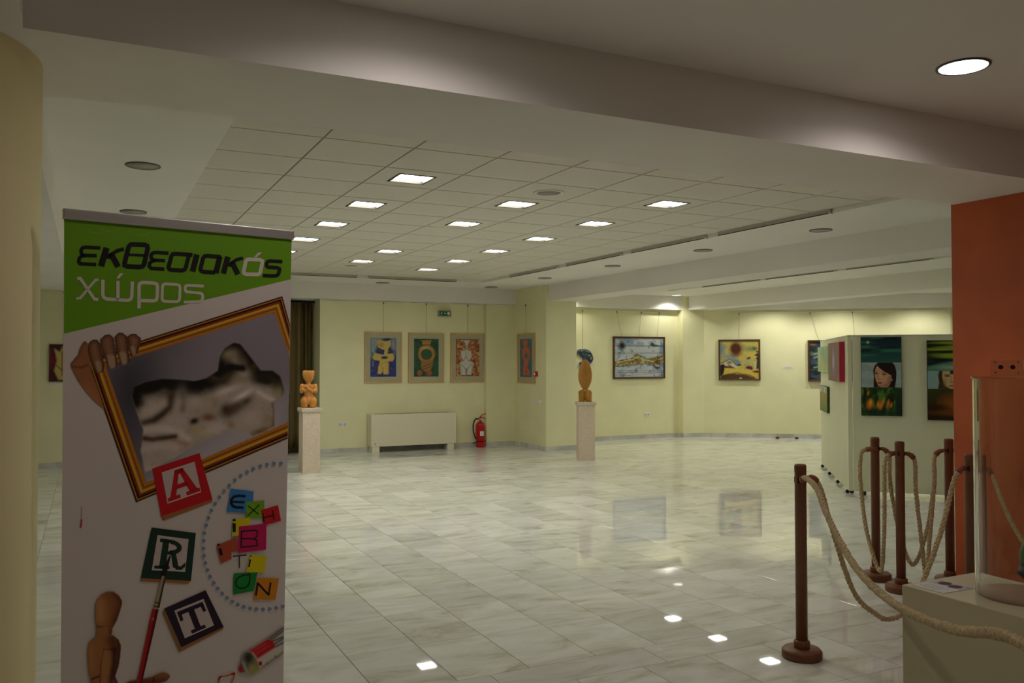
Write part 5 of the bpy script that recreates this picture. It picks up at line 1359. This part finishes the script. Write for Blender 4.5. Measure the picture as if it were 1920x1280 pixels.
# ---- wooden mannequin, brush, paint tube
def mannequin(c):
    wd = (176, 116, 64)
    c.C[:] = np.array(lin(wd))
    head = zF([(345, 430), (360, 370), (400, 315), (460, 288), (530, 284), (590, 320), (625, 380), (625, 420), (600, 500), (570, 590), (530, 665), (450, 655), (360, 672), (345, 560)])
    neck = zF([(365, 668), (450, 652), (522, 670), (512, 750), (440, 745), (355, 755)])
    body = zF([(262, 860), (290, 815), (350, 765), (440, 748), (530, 756), (585, 800), (612, 860), (606, 980), (585, 1100), (550, 1200), (590, 1290), (270, 1290), (300, 1240), (275, 1180), (262, 1000)])
    arm = zF([(640, 1290), (720, 1255), (860, 1230), (960, 1210), (1010, 1180), (1080, 1162), (1140, 1180), (1148, 1215), (1110, 1250), (1040, 1275), (960, 1290)])
    m_ = np.full(c.X.shape, -1e9)
    for pl in (arm, body, neck, head):
        sd = c._sd(pl); m_ = np.maximum(m_, sd); a = np.clip(sd/2+.5, 0, 1)
        c._mix(a, wd)
    def sh(pts, wdt, col, op, pl):
        a = np.clip(c._sd(pl)/2+.5, 0, 1); best = np.full(c.X.shape, 1e9); pts = zF(pts)
        for p, q in zip(pts, pts[1:]):
            p = np.array(p); q = np.array(q); ee = q-p; t_ = np.clip(((c.X-p[0])*ee[0]+(c.Y-p[1])*ee[1])/(ee@ee), 0, 1); best = np.minimum(best, (c.X-p[0]-t_*ee[0])**2+(c.Y-p[1]-t_*ee[1])**2)
        c._mix(a*op*np.exp(-best/wdt**2), col)
    sh([(560, 300), (625, 400), (560, 620)], 12, (92, 44, 30), .85, head); sh([(400, 400), (390, 560)], 10, (206, 150, 92), .7, head); sh([(480, 310), (520, 420)], 12, (150, 92, 50), .5, head)
    sh([(360, 664), (530, 664)], 1.6, (70, 36, 24), 1, head); sh([(510, 680), (505, 745)], 6, (100, 52, 34), .7, neck)
    sh([(600, 820), (600, 1000), (560, 1190)], 9, (72, 30, 34), .95, body); sh([(520, 800), (540, 890)], 12, (104, 56, 30), .9, body); sh([(440, 905), (560, 910)], 1.6, (80, 40, 24), .9, body); sh([(430, 905), (400, 1060), (385, 1280)], 1.6, (96, 52, 30), .9, body); sh([(545, 910), (540, 1060), (500, 1280)], 5, (60, 30, 26), .9, body)
    sh([(280, 880), (290, 1100)], 8, (198, 140, 84), .6, body); sh([(450, 950), (440, 1250)], 8, (188, 130, 76), .7, body); sh([(290, 1235), (380, 1200)], 2, (80, 40, 24), 1, body); sh([(560, 1210), (590, 1290)], 10, (90, 30, 60), .8, body)
    sh([(640, 1280), (900, 1260), (1100, 1240)], 8, (110, 50, 44), .9, arm); sh([(975, 1205), (965, 1275)], 2, (70, 36, 26), .8, arm); sh([(1040, 1195), (1120, 1200)], 8, (150, 92, 62), .6, arm)
    c.mask = m_+.5
patch('printed_mannequin', 160, 1105, 320, 1282, 150, mannequin, seed=7)
k = Ink()
k.poly(zF([(1085, 10), (1150, -120), (1160, -110), (1120, 60), (1105, 110), (1060, 105), (1062, 60)]), (36, 22, 26)); k.poly(zF([(1062, 105), (1108, 112), (1035, 455), (975, 455)]), (168, 158, 120)); k.next()
k.poly(zF([(1090, 110), (1108, 112), (1035, 455), (1012, 455)]), (66, 62, 44)); k.poly(zF([(990, 390), (1045, 400), (1040, 412), (985, 402)]), (60, 56, 40)); k.poly(zF([(978, 430), (1040, 440), (1036, 452), (974, 442)]), (60, 56, 40))
k.poly(zF([(960, 468), (1028, 470), (1000, 600), (842, 1290), (785, 1290), (930, 600)]), (186, 22, 28)); k.next(); k.poly(zF([(1000, 472), (1028, 470), (1000, 600), (842, 1290), (822, 1290), (970, 600)]), (92, 12, 22)); k.poly(zF([(955, 560), (985, 565), (980, 600), (948, 590)]), (224, 90, 80))
k.build('printed_brush')
def tube(c):
    c.C[:] = np.array(lin((206, 200, 180)))
    bodyp = zG([(715, 950), (740, 915), (800, 885), (1040, 738), (1215, 600), (1215, 920), (900, 1140), (850, 1168), (790, 1160), (760, 1140), (715, 1158), (685, 1130), (674, 1095), (690, 1050), (715, 1030)])
    sd = c._sd(bodyp)
    c.poly(zG([(715, 950), (760, 905), (830, 900), (900, 985), (935, 1105), (850, 1168), (790, 1150), (770, 1040), (715, 1010)]), (150, 146, 100), 2); c.ell(*zG([(800, 970)])[0], 9, 12, (52, 56, 48), .6); c.ell(*zG([(850, 1110)])[0], 10, 8, (176, 170, 96), .6)
    c.poly(zG([(780, 890), (830, 900), (895, 985), (940, 1100), (1215, 910), (1215, 780), (900, 990), (850, 905)]), (220, 214, 196), 2)
    c.poly(zG([(800, 885), (1035, 738), (1090, 760), (1130, 830), (1120, 850), (905, 985), (860, 915)]), (206, 26, 36), 2); c.ell(*zG([(940, 1040)])[0], 3.6, 4.6, (200, 30, 40), .2)
    for q in ([(850, 895), (1000, 805)], [(880, 930), (1040, 830)]): c.line(zG(q), 2.2, (224, 90, 80), 2, .6)
    c.poly(zG([(960, 1075), (1215, 890), (1215, 930), (960, 1100)]), (120, 116, 70), 3, .8); c.mottle((110, 112, 70), 5, lo=.55, hi=.7, op=.7, area=zG([(960, 1070), (1215, 850), (1215, 930), (960, 1100)]))
    c.poly(zG([(1040, 738), (1215, 600), (1215, 800), (1130, 835), (1095, 765)]), (206, 198, 188), 2)
    for q in ([(1050, 735), (1215, 615)], [(1075, 750), (1215, 650)], [(1095, 770), (1215, 720)], [(1115, 805), (1215, 740)], [(1135, 835), (1215, 790)]): c.line(zG(q), 2.6, (40, 34, 38), 2)
    c.poly(zG([(690, 1045), (745, 1015), (790, 1040), (800, 1095), (760, 1140), (715, 1158), (680, 1120)]), (96, 98, 84), 2); c.line(zG([(740, 1040), (770, 1110)]), 4, (196, 198, 190), 3); c.ell(*zG([(704, 1105)])[0], 4.2, 6.5, (190, 30, 36), .2)
    c.mask = np.minimum(sd+.5, clipmask(c))
patch('printed_paint_tube', 440, 1170, 534, 1266, 110, tube, seed=8)
k = Ink()
k.ribbon(zG([(430, 1290), (450, 1215), (480, 1195), (530, 1190), (600, 1165), (625, 1160), (632, 1185), (610, 1240), (590, 1290)]), 2.2, (206, 90, 40)); k.ribbon(zG([(440, 1240), (452, 1205), (480, 1192)]), 3.2, (190, 40, 36)); k.ribbon(zG([(590, 1172), (625, 1158), (633, 1180)]), 4.0, (206, 50, 36))
k.build('printed_paint_squiggle')
